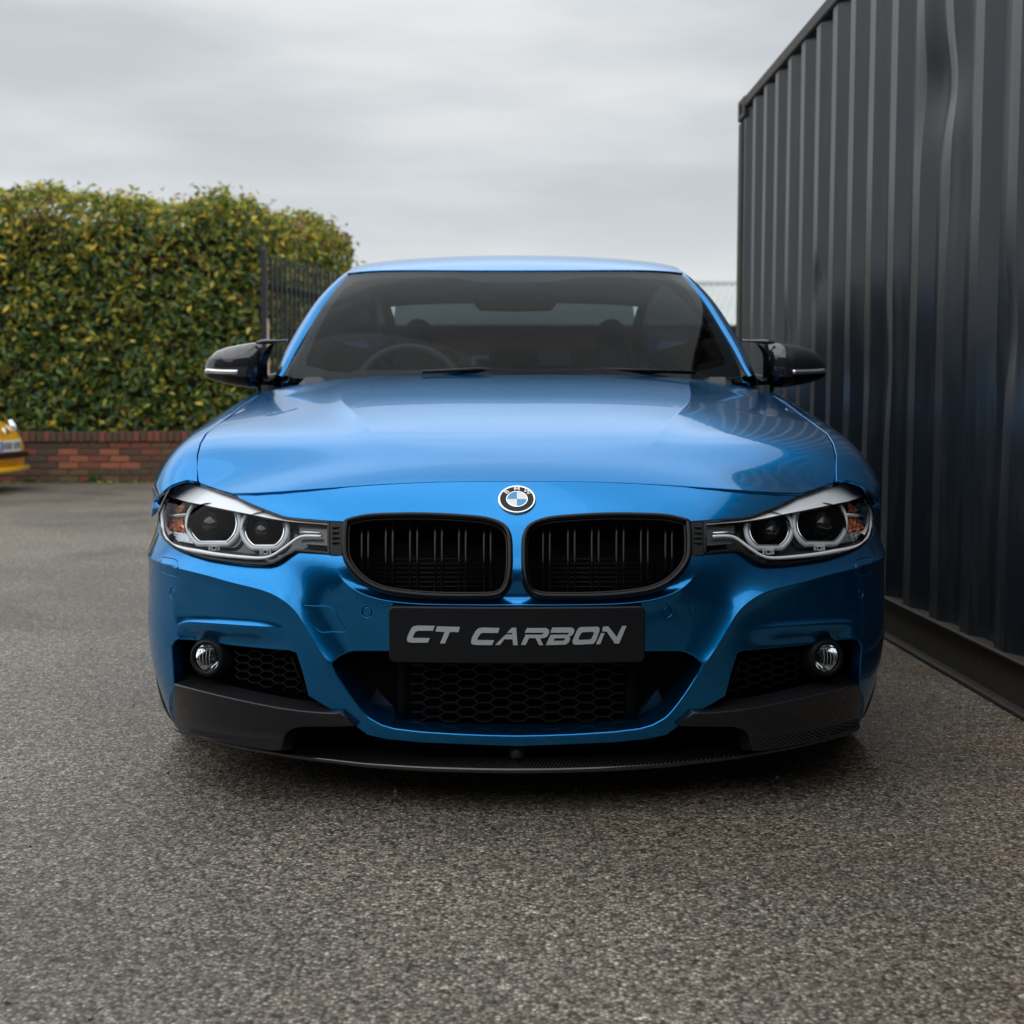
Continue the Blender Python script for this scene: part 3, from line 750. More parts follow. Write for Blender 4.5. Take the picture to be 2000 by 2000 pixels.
# ---------------------------------------------------------------- underbody, engine bay, wheels
MB().box((0, 2.2, .20), (1.5, 3.9, .10)).build('undertray', M_MBLACK, car)
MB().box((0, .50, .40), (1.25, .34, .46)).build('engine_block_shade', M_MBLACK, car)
def wheel(y, mir):
    t = MB(); r = .325; w = .12
    t.lathe([(.235, -w + .02), (.26, -w), (.305, -w + .004), (r - .006, -w + .018), (r, -w + .04), (r, w - .04), (r - .006, w - .018), (.305, w - .004), (.26, w), (.235, w - .02)], (.768, y, r), (1, 0, 0), 56)
    ty = t.build('tyre', M_RUBBER, car, mir, True, angle=40)
    m = MB(); m.lathe([(.235, -w + .02), (.225, .06), (.235, w - .02)], (.768, y, r), (1, 0, 0), 40)
    for k in range(10):
        a = 2 * math.pi * k / 10; c, s = math.cos(a), math.sin(a)
        m.tube([(.835, y + .04 * c, r + .04 * s), (.855, y + .13 * c, r + .13 * s), (.85, y + .232 * c, r + .232 * s)], [.022, .013, .016], 8)
    m.lathe([(0, .10), (.05, .10), (.06, .08)], (.768, y, r), (1, 0, 0), 20)
    m.build('wheel_rim', M_DGREY, car, mir, True)
    h = MB(); n = 20; V = []; F = []
    for i in range(n + 1):
        a = math.radians(-10 + 200 * i / n)
        for x in (.55, .835): V.append((x, y + .362 * math.cos(a), .325 + .362 * math.sin(a)))
    for i in range(n): F.append((2 * i, 2 * i + 1, 2 * i + 3, 2 * i + 2))
    h.add(V, F); h.box((.54, y, .40), (.02, .72, .55)); h.build('arch_liner', M_MBLACK, car, mir)
for y in (.776, 3.586):
    for mir in (True, False): wheel(y, mir)

# ---------------------------------------------------------------- lower front: grille, carbon lip
def pt(surf, px):                # left-side photo points on a surface -> canonical xyz
    t = trace(surf, px, RS, RZ); return surf(t[:, 0], t[:, 1])
def honeycomb(u0, u1, v0, v1, du, dv, d, inside=None, a=.62, r=.0018, full=False):
    """flat-topped hexagon net in photo coordinates carried on the surface at depth d"""
    b = MB(); n = int((u1 - u0) / du) + 1; m = int((v1 - v0) / dv) + 2; cache = {}
    def P(u, v):
        k = (round(u, 1), round(v, 1))
        if k not in cache:
            uu, sgn = (u, 1) if u <= 1010 else (2020 - u, -1)
            p = pt(Gd(d), [(uu, v)])[0]; cache[k] = Vector((p[0] * sgn, p[1], p[2]))
        return cache[k]
    ok = inside or (lambda u, v: True)
    def seg(p, q):
        if not (u0 <= p[0] <= u1 and u0 <= q[0] <= u1 and v0 <= p[1] <= v1 and v0 <= q[1] <= v1): return
        if not (ok(*p) and ok(*q)): return
        A, B = P(*p), P(*q); D = (B - A).normalized(); W_ = Vector((0, 1, 0)); N_ = D.cross(W_).normalized()
        V = []
        for X in (A, B):
            for s1, s2 in ((-r, 0), (r, 0), (r * .8, .016), (-r * .8, .016)): V.append(X + N_ * s1 + W_ * s2)
        b.add(V, [(0, 1, 5, 4), (1, 2, 6, 5), (3, 0, 4, 7), (2, 3, 7, 6)])
    for i in range(n):
        uc = u0 + (i + .5) * du; hw = du * a / 2
        for j in range(m):
            v = v0 + (j + (i % 2) * .5) * dv; l, rr = (uc - hw, v), (uc + hw, v)
            seg(l, rr); nl = uc + du - hw
            for s in (-.5, .5): seg(rr, (nl, v + s * dv))
    return b
b = honeycomb(796, 1226, 1262, 1416, 33.2, 18.4, .045, r=.0016)
b.build('lower_grille_mesh', M_SBLACK, car, True, False)
for mir in (True, False):
    q = [tuple(pt(Gd(.050), [(787, v)])[0]) for v in (1268, 1300, 1340, 1380, 1412)]
    MB().tube(q, .004, 6, rz=.012).build('grille_post', M_MBLACK, car, mir, True)
panel('lower_grille_backing', Gd(.10), sym(inset(t_int, -.01)[:len(ti)]), step=.05, material=M_MBLACK, parent=car, depth=0)
def duct(mir):
    p = [pt(Gd(d), [q])[0] for q, d in (((735, 1345), .05), ((768, 1380), .05), ((775, 1402), .07), ((722, 1372), .07))]
    mk('air_duct', [tuple(x) for x in p], [(0, 1, 2, 3)], M_DGREY, car, mir, None, False)
both(duct)
# fog lamp pockets
FOGP = arr("332,1236 347,1240 451,1250 560,1260 585,1268 597,1305 607,1362 560,1372 450,1352 335,1330")
def fogside(mir):
    panel('fog_lamp_pocket', Gd(.085), inset(tG0(dens_lin(FOGP, 20), .085), -.012), step=.05, material=M_MBLACK, parent=car, mirror=mir, depth=0)
    def ins(u, v): return u > 452 + (v - 1300) * .05 and v > 1268 and v < 1331 + (u - 450) * .21 and u < 566 + (v - 1270) * .42
    honeycomb(440, 612, 1256, 1372, 23.4, 15.6, .050, ins, r=.0013).build('fog_grille_mesh', M_SBLACK, car, mir, False)
    q = [tuple(pt(Gd(.045), [p])[0]) for p in ((563, 1268), (582, 1315), (603, 1361))]
    MB().tube(q, .002, 6).build('grille_edge', M_SBLACK, car, mir, True)
    # pocket floor + surround behind the mesh
    c = pt(Gd(.045), [(417, 1281)])[0]; ax = Vector((.30, -1, .02)).normalized()
    z = MB(); z.lathe([(.030, .030), (.034, .034), (.040, .030), (.050, .0), (.050, -.04)], c, ax, 40); z.build('fog_lamp_bezel', M_SBLACK, car, mir, True)
    z = MB(); z.lathe([(.0, -.012), (.010, -.010), (.022, .002), (.0305, .022)], c, ax, 36); fl = z.build('fog_lamp', M_CHROME, car, mir, True)
    z = MB(); z.lathe([(.0, .014), (.006, .013), (.008, .004), (.008, -.012)], c, ax, 16); z.build('bulb', M_DGREY, fl, mir, True)
    qq = Vector((0, 0, 1)).rotation_difference(ax).to_matrix()
    right = Vector((1, .30, 0)).normalized(); up = Vector((0, 0, 1))
    z = MB()
    for k in range(4):
        xx = -.006 + .008 * k; hh_ = math.sqrt(max(0, .029 ** 2 - xx * xx))
        z.tube([Vector(c) + ax * .024 + right * xx - up * hh_, Vector(c) + ax * (.030) + right * xx, Vector(c) + ax * .024 + right * xx + up * hh_ * .7], .0007, 5)
    z.build('lens_flutes', M_CLEAR, fl, mir, True)
    z = MB(); z.lathe([(.0305, .024), (.026, .029), (.016, .033), (.0, .035)], c, ax, 36); z.build('fog_lamp_lens', G_LENS, fl, mir, True)
both(fogside)
# carbon side pods
POD_T = arr("341,1339 380,1350 425,1361 465,1370 503,1378 545,1386 580.6,1391 620,1395 653,1396.5")
POD_B = arr("663,1395 694,1417 650,1417.5 593.5,1417.5 582,1418.5 573,1421 564,1425 557,1431 552,1439 549.5,1447 547,1463 529,1463 480,1455 425,1444 380,1433 350,1424 341,1417 339.5,1395 339.5,1365")
tp_ = tG0(POD_T, -.012); tb_ = tG0(POD_B, -.006)
def podsurf(s, z): return G0(s, z, -(.010 + .024 * sstep(.165 - np.asarray(z, float), 0, .060)))
def pods(mir):
    o = np.vstack([trace(podsurf, POD_T, RS, RZ), trace(podsurf, POD_B, RS, RZ)])
    panel('splitter_pod', podsurf, o, step=.012, material=M_CARBON_POD, parent=car, mirror=mir, lip=.004, depth=.05)
    fr = pt(Gd(-.008), arr("341,1338 425,1360 503,1377 580.6,1390 653,1395.5")); bk = pt(Gd(.075), arr("345,1322 430,1331 500,1341 560,1352 606,1361")); bk[:, 2] = fr[:, 2] + .004
    ruled('pod_top', [dense(fr, .02), dense(bk, .02)], M_CARBON_POD, mir, 30)
    cv = pt(Gd(.10), arr("540,1400 600,1400 700,1412")); 
both(pods)
# carbon splitter blade
def on_z(u, v, z):
    X = (u - 1000) / FPX; Y = (1000 - v) / FPX; d = np.array([X, CT + Y * ST, -ST + Y * CT]); t = (z - CAMH) / d[2]
    p = np.array([0, 0, CAMH]) + d * t - CAR; return np.array([-p[0], p[1], z])
SPL = arr("1010,1500.5 950,1500 890,1498.5 830,1496.5 770,1493 710,1488.5 658,1482.5 590,1474.5 529,1465 475,1455.5 425,1444.5 385,1434 352,1424 337,1416")
sp = np.array([on_z(u, v, .102 + .012 * max(0, (430 - u) / 100)) for u, v in SPL]); sp[0, 0] = 0
sp = np.vstack([sp, [[sp[-1][0] + .012, sp[-1][1] + .12, .125], [sp[-1][0] + .014, .43, .135]]])
print('splitter', sp.round(3).tolist())
fr = dense(sp, .02); fr = np.vstack([fr[::-1] * [-1, 1, 1], fr[1:]])
tn_ = np.gradient(fr, axis=0); tn_ /= np.linalg.norm(tn_, axis=1)[:, None]; nn = np.stack([tn_[:, 1], -tn_[:, 0], 0 * tn_[:, 0]], 1)
rows = []; r_ = .0065
rows.append(np.stack([fr[:, 0] * .70, np.full(len(fr), .46), fr[:, 2] + .006], 1))
rows.append(fr - nn * .035 + [0, 0, .009])
for a in (0, 30, 60, 90, 120, 150, 180): a = math.radians(a); rows.append(fr + nn * (r_ * math.sin(a) - r_) + np.array([0, 0, 1]) * (r_ * math.cos(a) - r_))
rows.append(np.stack([fr[:, 0] * .70, np.full(len(fr), .46), fr[:, 2] - .01], 1))
V = np.vstack(rows); n_ = len(fr); F = [(j * n_ + i, (j + 1) * n_ + i, (j + 1) * n_ + i + 1, j * n_ + i + 1) for j in range(len(rows) - 1) for i in range(n_ - 1)]
mk('carbon_splitter', V, F, M_CARBON, car)
MB().tube([(0, .075, .128), (0, .055, .126), (0, .045, .115)], [.014, .018, .012], 12).build('splitter_bracket', M_DGREY, car, False, True)
# dark shroud behind bumper bottom
def shroud(s, z): return G0(s, z, .06)
panel('lower_shroud', shroud, np.array([(-.95, .09), (.95, .09), (.95, .26), (-.95, .26)]), step=.08, material=M_MBLACK, parent=car, depth=0)
panel('inner_shroud', lambda s, z: G0(s, z, .125), np.array([(-1.0, .2), (1.0, .2), (1.0, .63), (.5, .655), (-.5, .655), (-1.0, .63)]), step=.08, material=M_MBLACK, parent=car, depth=0)

# ---------------------------------------------------------------- number plate
def PLf(x, z, d=0.0):
    x = np.asarray(x, float); z = np.asarray(z, float)
    return np.stack([x, -.016 + .22 * x * x - d + 0 * z, z], -1)
def pl_px(u, v):
    y = -.016
    for _ in range(4): p = ray_at_y(u, v, y); y = -.016 + .22 * p[0] ** 2
    return (p[0], p[2])
c1, c2 = pl_px(762.5, 1187), pl_px(1256.5, 1289)
cz = (c1[1] + c2[1]) / 2; print('plate', c1, c2)
pz0, pz1 = pl_px(1010, 1293)[1], pl_px(1010, 1190)[1]
plate = panel('number_plate', lambda x, z: PLf(x, z), dens_lin(rrect(c1[0], c2[0], pz0, pz1, .009), .02), step=.03, material=M_PLATE, parent=car, lip=.004, depth=.006)
def S2(o, s): return lambda L: [pl_px(o[0] + x / s, o[1] + y / s) for x, y in L]
A_ = S2((600, 900), 3.864); B_ = S2((980, 900), 3.864)
LET = [
 (A_([(830,1243),(963,1246),(950,1281),(840,1281),(818,1288),(797,1325),(802,1336),(925,1338),(912,1371),(785,1371),(762,1366),(752,1352),(757,1325),(785,1265),(800,1250)]), []),
 (A_([(980,1249),(1152,1254),(1143,1291),(1078,1290),(1040,1377),(1003,1377),(1038,1290),(968,1287)]), []),
 (A_([(1320,1258),(1452,1262),(1440,1298),(1325,1297),(1308,1303),(1283,1340),(1288,1351),(1410,1354),(1395,1390),(1270,1388),(1245,1383),(1236,1370),(1243,1335),(1270,1285),(1290,1265)]), []),
 (A_([(1545,1260),(1577,1260),(1588,1390),(1554,1390),(1546,1298),(1508,1298)]), []),
 (A_([(1498,1311),(1546,1311),(1549,1345),(1488,1345),(1455,1388),(1420,1388)]), []),
 (B_([(190,1262),(335,1262),(357,1276),(355,1302),(340,1327),(318,1337),(290,1338),(312,1390),(282,1390),(255,1337),(205,1337),(180,1388),(145,1388),(180,1312),(300,1312),(318,1300),(314,1296),(174,1296)]), []),
 (B_([(383,1258),(530,1258),(548,1272),(544,1297),(528,1318),(508,1326),(517,1340),(508,1365),(485,1385),(333,1390),(368,1312),(495,1312),(510,1300),(506,1296),(366,1296)]), [B_([(400,1338),(480,1338),(470,1357),(388,1358)])]),
 (B_([(600,1255),(725,1252),(738,1265),(735,1290),(708,1360),(690,1380),(560,1387),(537,1380),(533,1360),(565,1285),(580,1262)]), [B_([(612,1292),(690,1289),(697,1300),(678,1340),(665,1349),(588,1352),(576,1342),(598,1300)])]),
 (B_([(765,1252),(805,1250),(868,1330),(908,1247),(940,1246),(885,1378),(853,1378),(792,1288),(757,1286)]), []),
 (B_([(750,1300),(775,1300),(743,1382),(712,1382)]), [])]
for poly, hs in LET:
    MB().prism(poly, lambda x, z, d: PLf(np.array([x]), np.array([z]), .0022 - d)[0], 0, .0022, hs).build('plate_letter', M_LETTER, plate)

# ---------------------------------------------------------------- bonnet badge
bt = tG([(1010.5, 977)])[0]; bc = G([0.], [bt[1]])[0]; bn = surf_normals(G, np.array([0.]), np.array([bt[1]]))[0]; bn = Vector(bn).normalized()
badge = MB(); badge.lathe([(.0405, -.004), (.041, .002), (.0395, .0045), (.0375, .0048), (.036, .0040)], bc, bn, 48); BD = badge.build('bonnet_badge', M_CHROME, car, False, True)
bx = Vector((1, 0, 0)); by = bn.cross(bx).normalized(); bC = Vector(bc)
def bpt(x, y, d): return bC + bx * x + by * y + bn * d
def sector(r0, r1, a0, a1, d, n=16):
    V = []; F = []
    for k in range(n + 1):
        a = math.radians(a0 + (a1 - a0) * k / n)
        for r in (r0, r1): V.append(bpt(r * math.cos(a), r * math.sin(a), d))
    for k in range(n): F.append((2 * k, 2 * k + 1, 2 * k + 3, 2 * k + 2))
    return MB().add(V, F)
sector(.0225, .0368, 0, 360, .0034, 48).build('badge_ring', M_GBLACK, BD)
sector(.0212, .0228, 0, 360, .0044, 48).build('inner_ring', M_CHROME, BD)
for k in range(4): sector(.0, .0214, 90 * k, 90 * k + 90, .0038).build('badge_quadrant', M_BADGEBLUE if k in (1, 3) else M_WHITE, BD)
def text_mesh(txt):
    cu = bpy.data.curves.new('t', 'FONT'); cu.body = txt; cu.align_x = 'CENTER'; cu.align_y = 'CENTER'; cu.size = 1.0; cu.offset = .02
    o = bpy.data.objects.new('t', cu); COL.objects.link(o); dg = bpy.context.evaluated_depsgraph_get(); me = o.evaluated_get(dg).to_mesh()
    v = [tuple(x.co) for x in me.vertices]; f = [tuple(p.vertices) for p in me.polygons]; o.evaluated_get(dg).to_mesh_clear(); bpy.data.objects.remove(o); return v, f
for ch, ang in (('B', 137), ('M', 90), ('W', 43)):
    v, f = text_mesh(ch); a = math.radians(ang); s = .0145; rot = a - math.pi / 2; W_ = 1.25
    cx, cy = .0297 * math.cos(a), .0297 * math.sin(a); V = []
    for x, y, _ in v:
        x *= s * W_; y *= s; V.append(bpt(cx + x * math.cos(rot) - y * math.sin(rot), cy + x * math.sin(rot) + y * math.cos(rot), .0046))
    MB().add(V, f).build('badge_letter', M_WHITE, BD)

# ---------------------------------------------------------------- headlamps
LAMP = arr("462,968 430,957.5 408,949.5 387,943 376,939.5 366,938 350,942 337,947 327,953.5 319,963 312.5,980 308.6,1000 307.5,1025 312.7,1047 318,1055.5 329.5,1065 340,1072 360.6,1080 399.4,1091.5 440,1098 477,1102.5 518.4,1104.5 532,1102 544,1096.5 562,1085 577,1077 600,1079 627,1081.5 643,1083 643,1050 643,1016.5 610,1014 580,1011.5 554.7,1008 532,999.5 510,991 487,981.5")
FILL = arr("645,1016.5 671,1018.5 667,1050 666,1085 645,1083.5 645,1050")
M_BEZ = mat('lamp_bezel_black', (.014, .012, .011), .16, coat=.6)
def arc_px(cx, cy, r, flat, a0, a1, n=56):
    P = []
    for k in range(n + 1):
        a = math.radians(a0 + (a1 - a0) * k / n); x = cx + r * math.cos(a); y = cy + r * math.sin(a)
        P.append((x, min(y, cy + flat)))
    return P
def lamp(mir):
    t = tG0(dens_lin(LAMP, 9), .002)
    hl = panel('headlamp', Gd(.004), inset(t, .0015), [inset(t, .0045)], step=.012, material=M_GBLACK, parent=car, mirror=mir, lip=.002, depth=.03, hole_lip=.001, hole_depth=.07)
    hp = hl
    panel('lamp_cover', Gd(.0015), inset(t, .002), step=.02, material=G_LENS, parent=hp, mirror=mir, lip=.002, depth=.004)
    rings = [((417, 1021), 52, 43, .029), ((517, 1033), 45, 38.5, .030)]
    cs = []
    for (c_, r, fl, d) in rings: cs.append(tG0(dens_lin(arc_px(c_[0], c_[1], r - 3, 99, 0, 357, 36), 99), .045))
    panel('lamp_bezel', Gd(.045), inset(tG0(dens_lin(LAMP, 14), .045), .002), [c for c in cs], step=.02, material=M_BEZ, parent=hp, mirror=mir, lip=.001, depth=.0, hole_lip=.002, hole_depth=.0)
    # silver brow
    T = dense(pt(Gd(.013), arr("329,949 345,943.5 366,942.5 384,947.5 425,961.5 477,981.5 529,1000 580,1012.6 638,1019.5")), .008)
    Mi = dense(pt(Gd(.0115), arr("324,956 337,957 358,963 390,970 432,981 480,995 529,1007.5 574,1015.5 639,1022")), .008)
    Bq = dense(pt(Gd(.006), arr("322.5,964 336,970 358,978 399.4,986.5 451,997 490,1004.5 529,1012.5 568,1018.5 640,1024.5")), .008)
    B2 = dense(pt(Gd(.040), arr("322.5,967 336,973 358,980 399.4,989 451,1000 490,1007.5 529,1015.5 568,1020.5 640,1025.5")), .008)
    ruled('lamp_brow', [T, Mi, Bq], M_SATCH, mir, 50, True, flip=True, parent=hp)
    ruled('brow_underside', [Bq, B2], M_SATCH, mir, 50, True, flip=True, parent=hp)
    # lower light strip
    C = dense(pt(Gd(.012), arr("323,972 318.5,995 317,1020 320.5,1043 334,1062 355,1071 385,1077 425,1083.5 477,1088.8 505,1090.3 519,1089.3 534,1084 554.7,1070.5 580,1052 590,1048 600,1047 627,1047.8")), .006)
    rr = [.0034 + .0022 * min(1, max(0, 1 - abs(i / len(C) - .55) / .28)) for i in range(len(C))]
    MB().tube(C, rr, 8).build('light_strip', M_SATCH, hp, mir, True)
    MB().tube([pt(Gd(.016), [q])[0] for q in ((585, 1039), (600, 1039.7), (627, 1041))], .0022, 6).build('chrome_bar', M_CHROME, hp, mir, True)
    for k, ((c_, r, fl, d), (a0, a1)) in enumerate(zip(rings, ((-22, 220), (-16, 216)))):
        A = pt(Gd(d), arc_px(c_[0], c_[1], r, fl, a0, a1)); MB().tube(A, .0048, 10, rz=.0058).build('light_ring', M_CLEAR, hp, mir, True)
        A = pt(Gd(d + .003), arc_px(c_[0], c_[1], r - 7, fl - 6, a0 - 4, a1 + 4)); MB().tube(A, .0022, 6).build('ring_inner_edge', M_CHROME, hp, mir, True)
        c = pt(Gd(.075), [(c_[0] + 1, c_[1] + 3)])[0]; R_ = (r - 8) * .00118; ax = Vector((.06, -1, 0)).normalized()
        z = MB(); z.lathe([(R_, .035), (R_ * .97, .01), (R_ * .86, -.01), (R_ * .6, -.02)], c, ax, 40); z.build('projector_bowl', M_BEZ, hp, mir, True)
        z = MB(); z.lathe([(R_ * .80, -.002), (R_ * .78, .004), (R_ * .70, .006), (R_ * .68, .0)], c, ax, 36); z.build('projector_collar', M_GBLACK, hp, mir, True)
        z = MB(); z.lathe([(R_ * .62, -.02), (R_ * .62, .002), (R_ * .56, .016), (R_ * .42, .027), (R_ * .22, .034), (0, .036)], c, ax, 36); z.build('projector_lens', M_LENSDARK, hp, mir, True)
        z = MB(); q = Vector(pt(Gd(d - .004), [(c_[0] + 2, c_[1] + fl + 5)])[0])
        for (dx, dz, w, h) in ((-.010, 0, .005, .014), (.010, 0, .005, .014), (0, .003, .018, .004), (0, -.006, .012, .003), (-.004, -.003, .003, .010), (.005, -.003, .003, .010)):
            z.box(q + Vector((dx, 0, dz)), (w, .008, h), bev=.0008)
        z.build('ring_clip', M_CLEAR, hp, mir)
    # amber side reflector, ribbed
    def ribs(name, quad, nu, nv, d, amp, m_):
        Q = [np.array(q, float) for q in quad]; z = MB()
        for i in range(nu):
            for j in range(nv):
                c4 = []
                for a, b_ in ((i, j), (i + 1, j), (i + 1, j + 1), (i, j + 1)):
                    f, g = a / nu, b_ / nv; c4.append((Q[0] * (1 - f) + Q[1] * f) * (1 - g) + (Q[3] * (1 - f) + Q[2] * f) * g)
                mid = sum(c4) / 4; P4 = [pt(Gd(d), [c])[0] for c in c4]; pm = pt(Gd(d - amp * (1 if (i + j) % 2 else .4)), [mid])[0]
                z.add(P4 + [pm], [(0, 4, 1), (1, 4, 2), (2, 4, 3), (3, 4, 0)])
        z.build(name, m_, hp, mir)
    ribs('side_reflector', ((325, 972), (360, 980), (361, 1003), (323, 1003)), 3, 2, .030, .012, M_AMBER)
    ribs('side_reflector', ((323, 1010), (360, 1010), (362, 1040), (330, 1034)), 4, 2, .032, .012, M_AMBER)
    ribs('clear_reflector', ((331, 1036), (364, 1041), (382, 1063), (345, 1057)), 7, 4, .030, .008, M_CHROME)
    MB().tube([pt(Gd(.024), [q])[0] for q in ((321.5, 1006.5), (345, 1007), (364, 1006))], .0042, 6).build('reflector_bar', M_CLEAR, hp, mir, True)
    ruled('lamp_side_trim', [pt(Gd(.006), arr("327,963 322,980 320,1005 322,1030 329,1045")), pt(Gd(.028), arr("331,968 326.5,982 324.5,1005 327,1028 336,1041"))], M_SATCH, mir, 12, parent=hp)
    ruled('lower_reflector', [pt(Gd(.014), arr("334,1060 355,1068.5 385,1074.5 425,1081 477,1086 505,1087.5")), pt(Gd(.043), arr("345,1051 370,1061 395,1068 430,1074.5 477,1080 500,1082"))], M_DGREY, mir, 20, parent=hp)
    mk('lamp_inner_panel', np.vstack([pt(Gd(.022), [q])[0] for q in ((583, 1022), (641, 1027), (641, 1066), (590, 1062))]), [(3, 2, 1, 0)], mat('lamp_panel_grey', (.05, .045, .042), .2, coat=.5), hp, mir, None, False)
    fil = panel('lamp_end_block', Gd(.004), tG0(dens_lin(FILL, 9), .002), step=.01, material=M_SBLACK, parent=car, mirror=mir, lip=.002, depth=.03)
    for v in (1030, 1040, 1050, 1060):
        MB().box(pt(Gd(.003), [(656, v)])[0], (.016, .006, .004), bev=.001).build('rib', M_GBLACK, fil, mir)
both(lamp)
# side repeater reflector on the left wing
both(lambda m: MB().tube([U0(np.array([z_on_side(.60, zz)]), np.array([.60]))[0] + np.array([.004, 0, 0]) for zz in (.66, .64, .615, .60)], [.004, .011, .011, .004], 8, rz=.006).build('side_marker', M_AMBER, car, m, True))

# ---------------------------------------------------------------- door mirrors
MST = [  # photo x, top v, bottom v, centre y(local), half depth
 (400.5, 722, 731, 1.70, .014), (404, 708, 738, 1.70, .035), (412, 697, 742, 1.69, .05), (425, 685, 746, 1.68, .062), (445, 678, 751, 1.66, .072), (468, 673.5, 755, 1.65, .076), (492, 669.5, 758, 1.645, .072), (508, 668, 755, 1.65, .062), (516, 667, 748, 1.66, .052)]
def door_mirror(mir):
    rows = []; n = 28
    for (u, vt, vb, yc, hd) in MST:
        a = Lp(u, vt, yc); b_ = Lp(u, vb, yc); zc, hz_ = (a[2] + b_[2]) / 2, (a[2] - b_[2]) / 2; R = []
        for k in range(n):
            q = 2 * math.pi * k / n; c, s = math.cos(q), math.sin(q); e = .78
            R.append((a[0], yc - hd * math.copysign(abs(c) ** e, c), zc + hz_ * math.copysign(abs(s) ** e, s)))
        rows.append(R)
    D = resample(np.array([[*np.array(r).ravel()] for r in rows]), 26).reshape(26, n, 3); V = D.reshape(-1, 3); 
    def shell(name, ks, m_):
        F = [(i * n + k, i * n + (k + 1) % n, (i + 1) * n + (k + 1) % n, (i + 1) * n + k) for i in range(25) for k in ks]
        if ks[0] == 0 and len(ks) > 15: F.append(tuple(range(n)))
        return mk(name, V, F, m_, car, mir, None, True)
    up = [k for k in range(n) if (k <= 13 or k >= n - 2)]; lo = [k for k in range(n) if not (k <= 13 or k >= n - 2)]
    cap = shell('mirror_cap', up, M_CARBON); shell('mirror_lower_housing', lo, M_GBLACK)
    mk('mirror_end', D[-1], [tuple(range(n))], M_GBLACK, car, mir, None, False)
    # indicator strip
    I = np.array([Lp(u, v, y) for u, v, y in ((401.5, 724.5, 1.640), (406, 724.3, 1.618), (425, 725.8, 1.598), (445, 726.2, 1.580), (464, 726.6, 1.570))])
    MB().tube(dense(I, .008), .0075, 8, rz=.005).build('indicator_strip', mat('indicator_lens', (.85, .86, .87), .16, .9), car, mir, True)
    # horn, inner cheek, foot
    Hn = [Lp(u, v, y) for u, v, y in ((500, 669.5, 1.60), (518, 667.5, 1.60), (540, 666.2, 1.61), (562, 665.2, 1.63))]
    MB().tube(dense(np.array(Hn), .01), [.003, .006, .008, .008, .0075, .0065, .0055, .0045, .0035][:len(dense(np.array(Hn), .01))] + [.004] * max(0, len(dense(np.array(Hn), .01)) - 9), 10, rz=.006).build('mirror_horn', M_CARBON, car, mir, True)
    C_ = [Lp(u, v, y) for u, v, y in ((536, 670, 1.60), (524, 676, 1.585), (514, 690, 1.58), (509, 710, 1.58), (511, 738, 1.60), (523, 738, 1.62), (521, 712, 1.61), (524, 690, 1.61), (530, 679, 1.62))]
    mk('mirror_cheek', np.array(C_), [tuple(range(9))], M_GBLACK, car, mir, None, False)
    E = [Lp(u, v, y) for u, v, y in ((528, 677, 1.64), (521, 692, 1.63), (519, 712, 1.63), (520, 735, 1.64), (530, 741, 1.66))]
    MB().tube(dense(np.array(E), .01), .0035, 6).build('mirror_edge', M_DGREY, car, mir, True)
    FT = [Lp(u, v, y) for u, v, y in ((500, 750, 1.66), (520, 747, 1.67), (535, 741, 1.68), (552, 741, 1.70))]
    MB().tube(np.array(FT), [.03, .024, .02, .026], 12, rz=.035).build('mirror_foot', M_GBLACK, car, mir, True)
    g = [(.0 + Lp(420, 715, 1.72)[0], 1.735, Lp(420, 715, 1.72)[2])]
    a = Lp(512, 750, 1.71); b_ = Lp(410, 690, 1.71)
    mk('mirror_glass', [(a[0], 1.725, a[2] + .01), (b_[0], 1.725, a[2] + .01), (b_[0], 1.725, b_[2]), (a[0], 1.725, b_[2])], [(0, 1, 2, 3)], M_CHROME, car, mir, None, False)
both(door_mirror)
# ================================================================ surroundings
def tag(o, label=None, cat=None, kind=None, group=None):
    if label: o['label'] = label
    if cat: o['category'] = cat
    if kind: o['kind'] = kind
    if group: o['group'] = group
    return o
def node_mat(name):
    m = bpy.data.materials.new(name); m.use_nodes = True; t = m.node_tree; return m, t, t.nodes['Principled BSDF']
# ---------------------------------------------------------------- ground
m, t, b = node_mat('asphalt'); co = t.nodes.new('ShaderNodeTexCoord'); L = t.links.new
v1 = t.nodes.new('ShaderNodeTexVoronoi'); v1.inputs['Scale'].default_value = 155; L(co.outputs['Object'], v1.inputs['Vector'])
v2 = t.nodes.new('ShaderNodeTexVoronoi'); v2.inputs['Scale'].default_value = 300; L(co.outputs['Object'], v2.inputs['Vector'])
sc_ = t.nodes.new('ShaderNodeSeparateColor'); L(v1.outputs['Color'], sc_.inputs[0])
rp = t.nodes.new('ShaderNodeValToRGB'); L(sc_.outputs[0], rp.inputs[0])
for p, c in ((0, (.082, .068, .053)), (.35, (.162, .138, .110)), (.7, (.246, .211, .170)), (.93, (.34, .295, .235)), (1, (.48, .43, .35))):
    e = rp.color_ramp.elements.new(p) if p not in (0, 1) else rp.color_ramp.elements[0 if p == 0 else -1]; e.color = (*c, 1)
gap = t.nodes.new('ShaderNodeMapRange'); gap.inputs[1].default_value = .0; gap.inputs[2].default_value = .9; gap.inputs[3].default_value = 1.35; gap.inputs[4].default_value = .12; L(v1.outputs['Distance'], gap.inputs[0])
n1_ = t.nodes.new('ShaderNodeTexNoise'); n1_.inputs['Scale'].default_value = .8; n1_.inputs['Detail'].default_value = 5; L(co.outputs['Object'], n1_.inputs['Vector'])
pat = t.nodes.new('ShaderNodeMapRange'); pat.inputs[1].default_value = .3; pat.inputs[2].default_value = .7; pat.inputs[3].default_value = .66; pat.inputs[4].default_value = 1.36; L(n1_.outputs[0], pat.inputs[0])
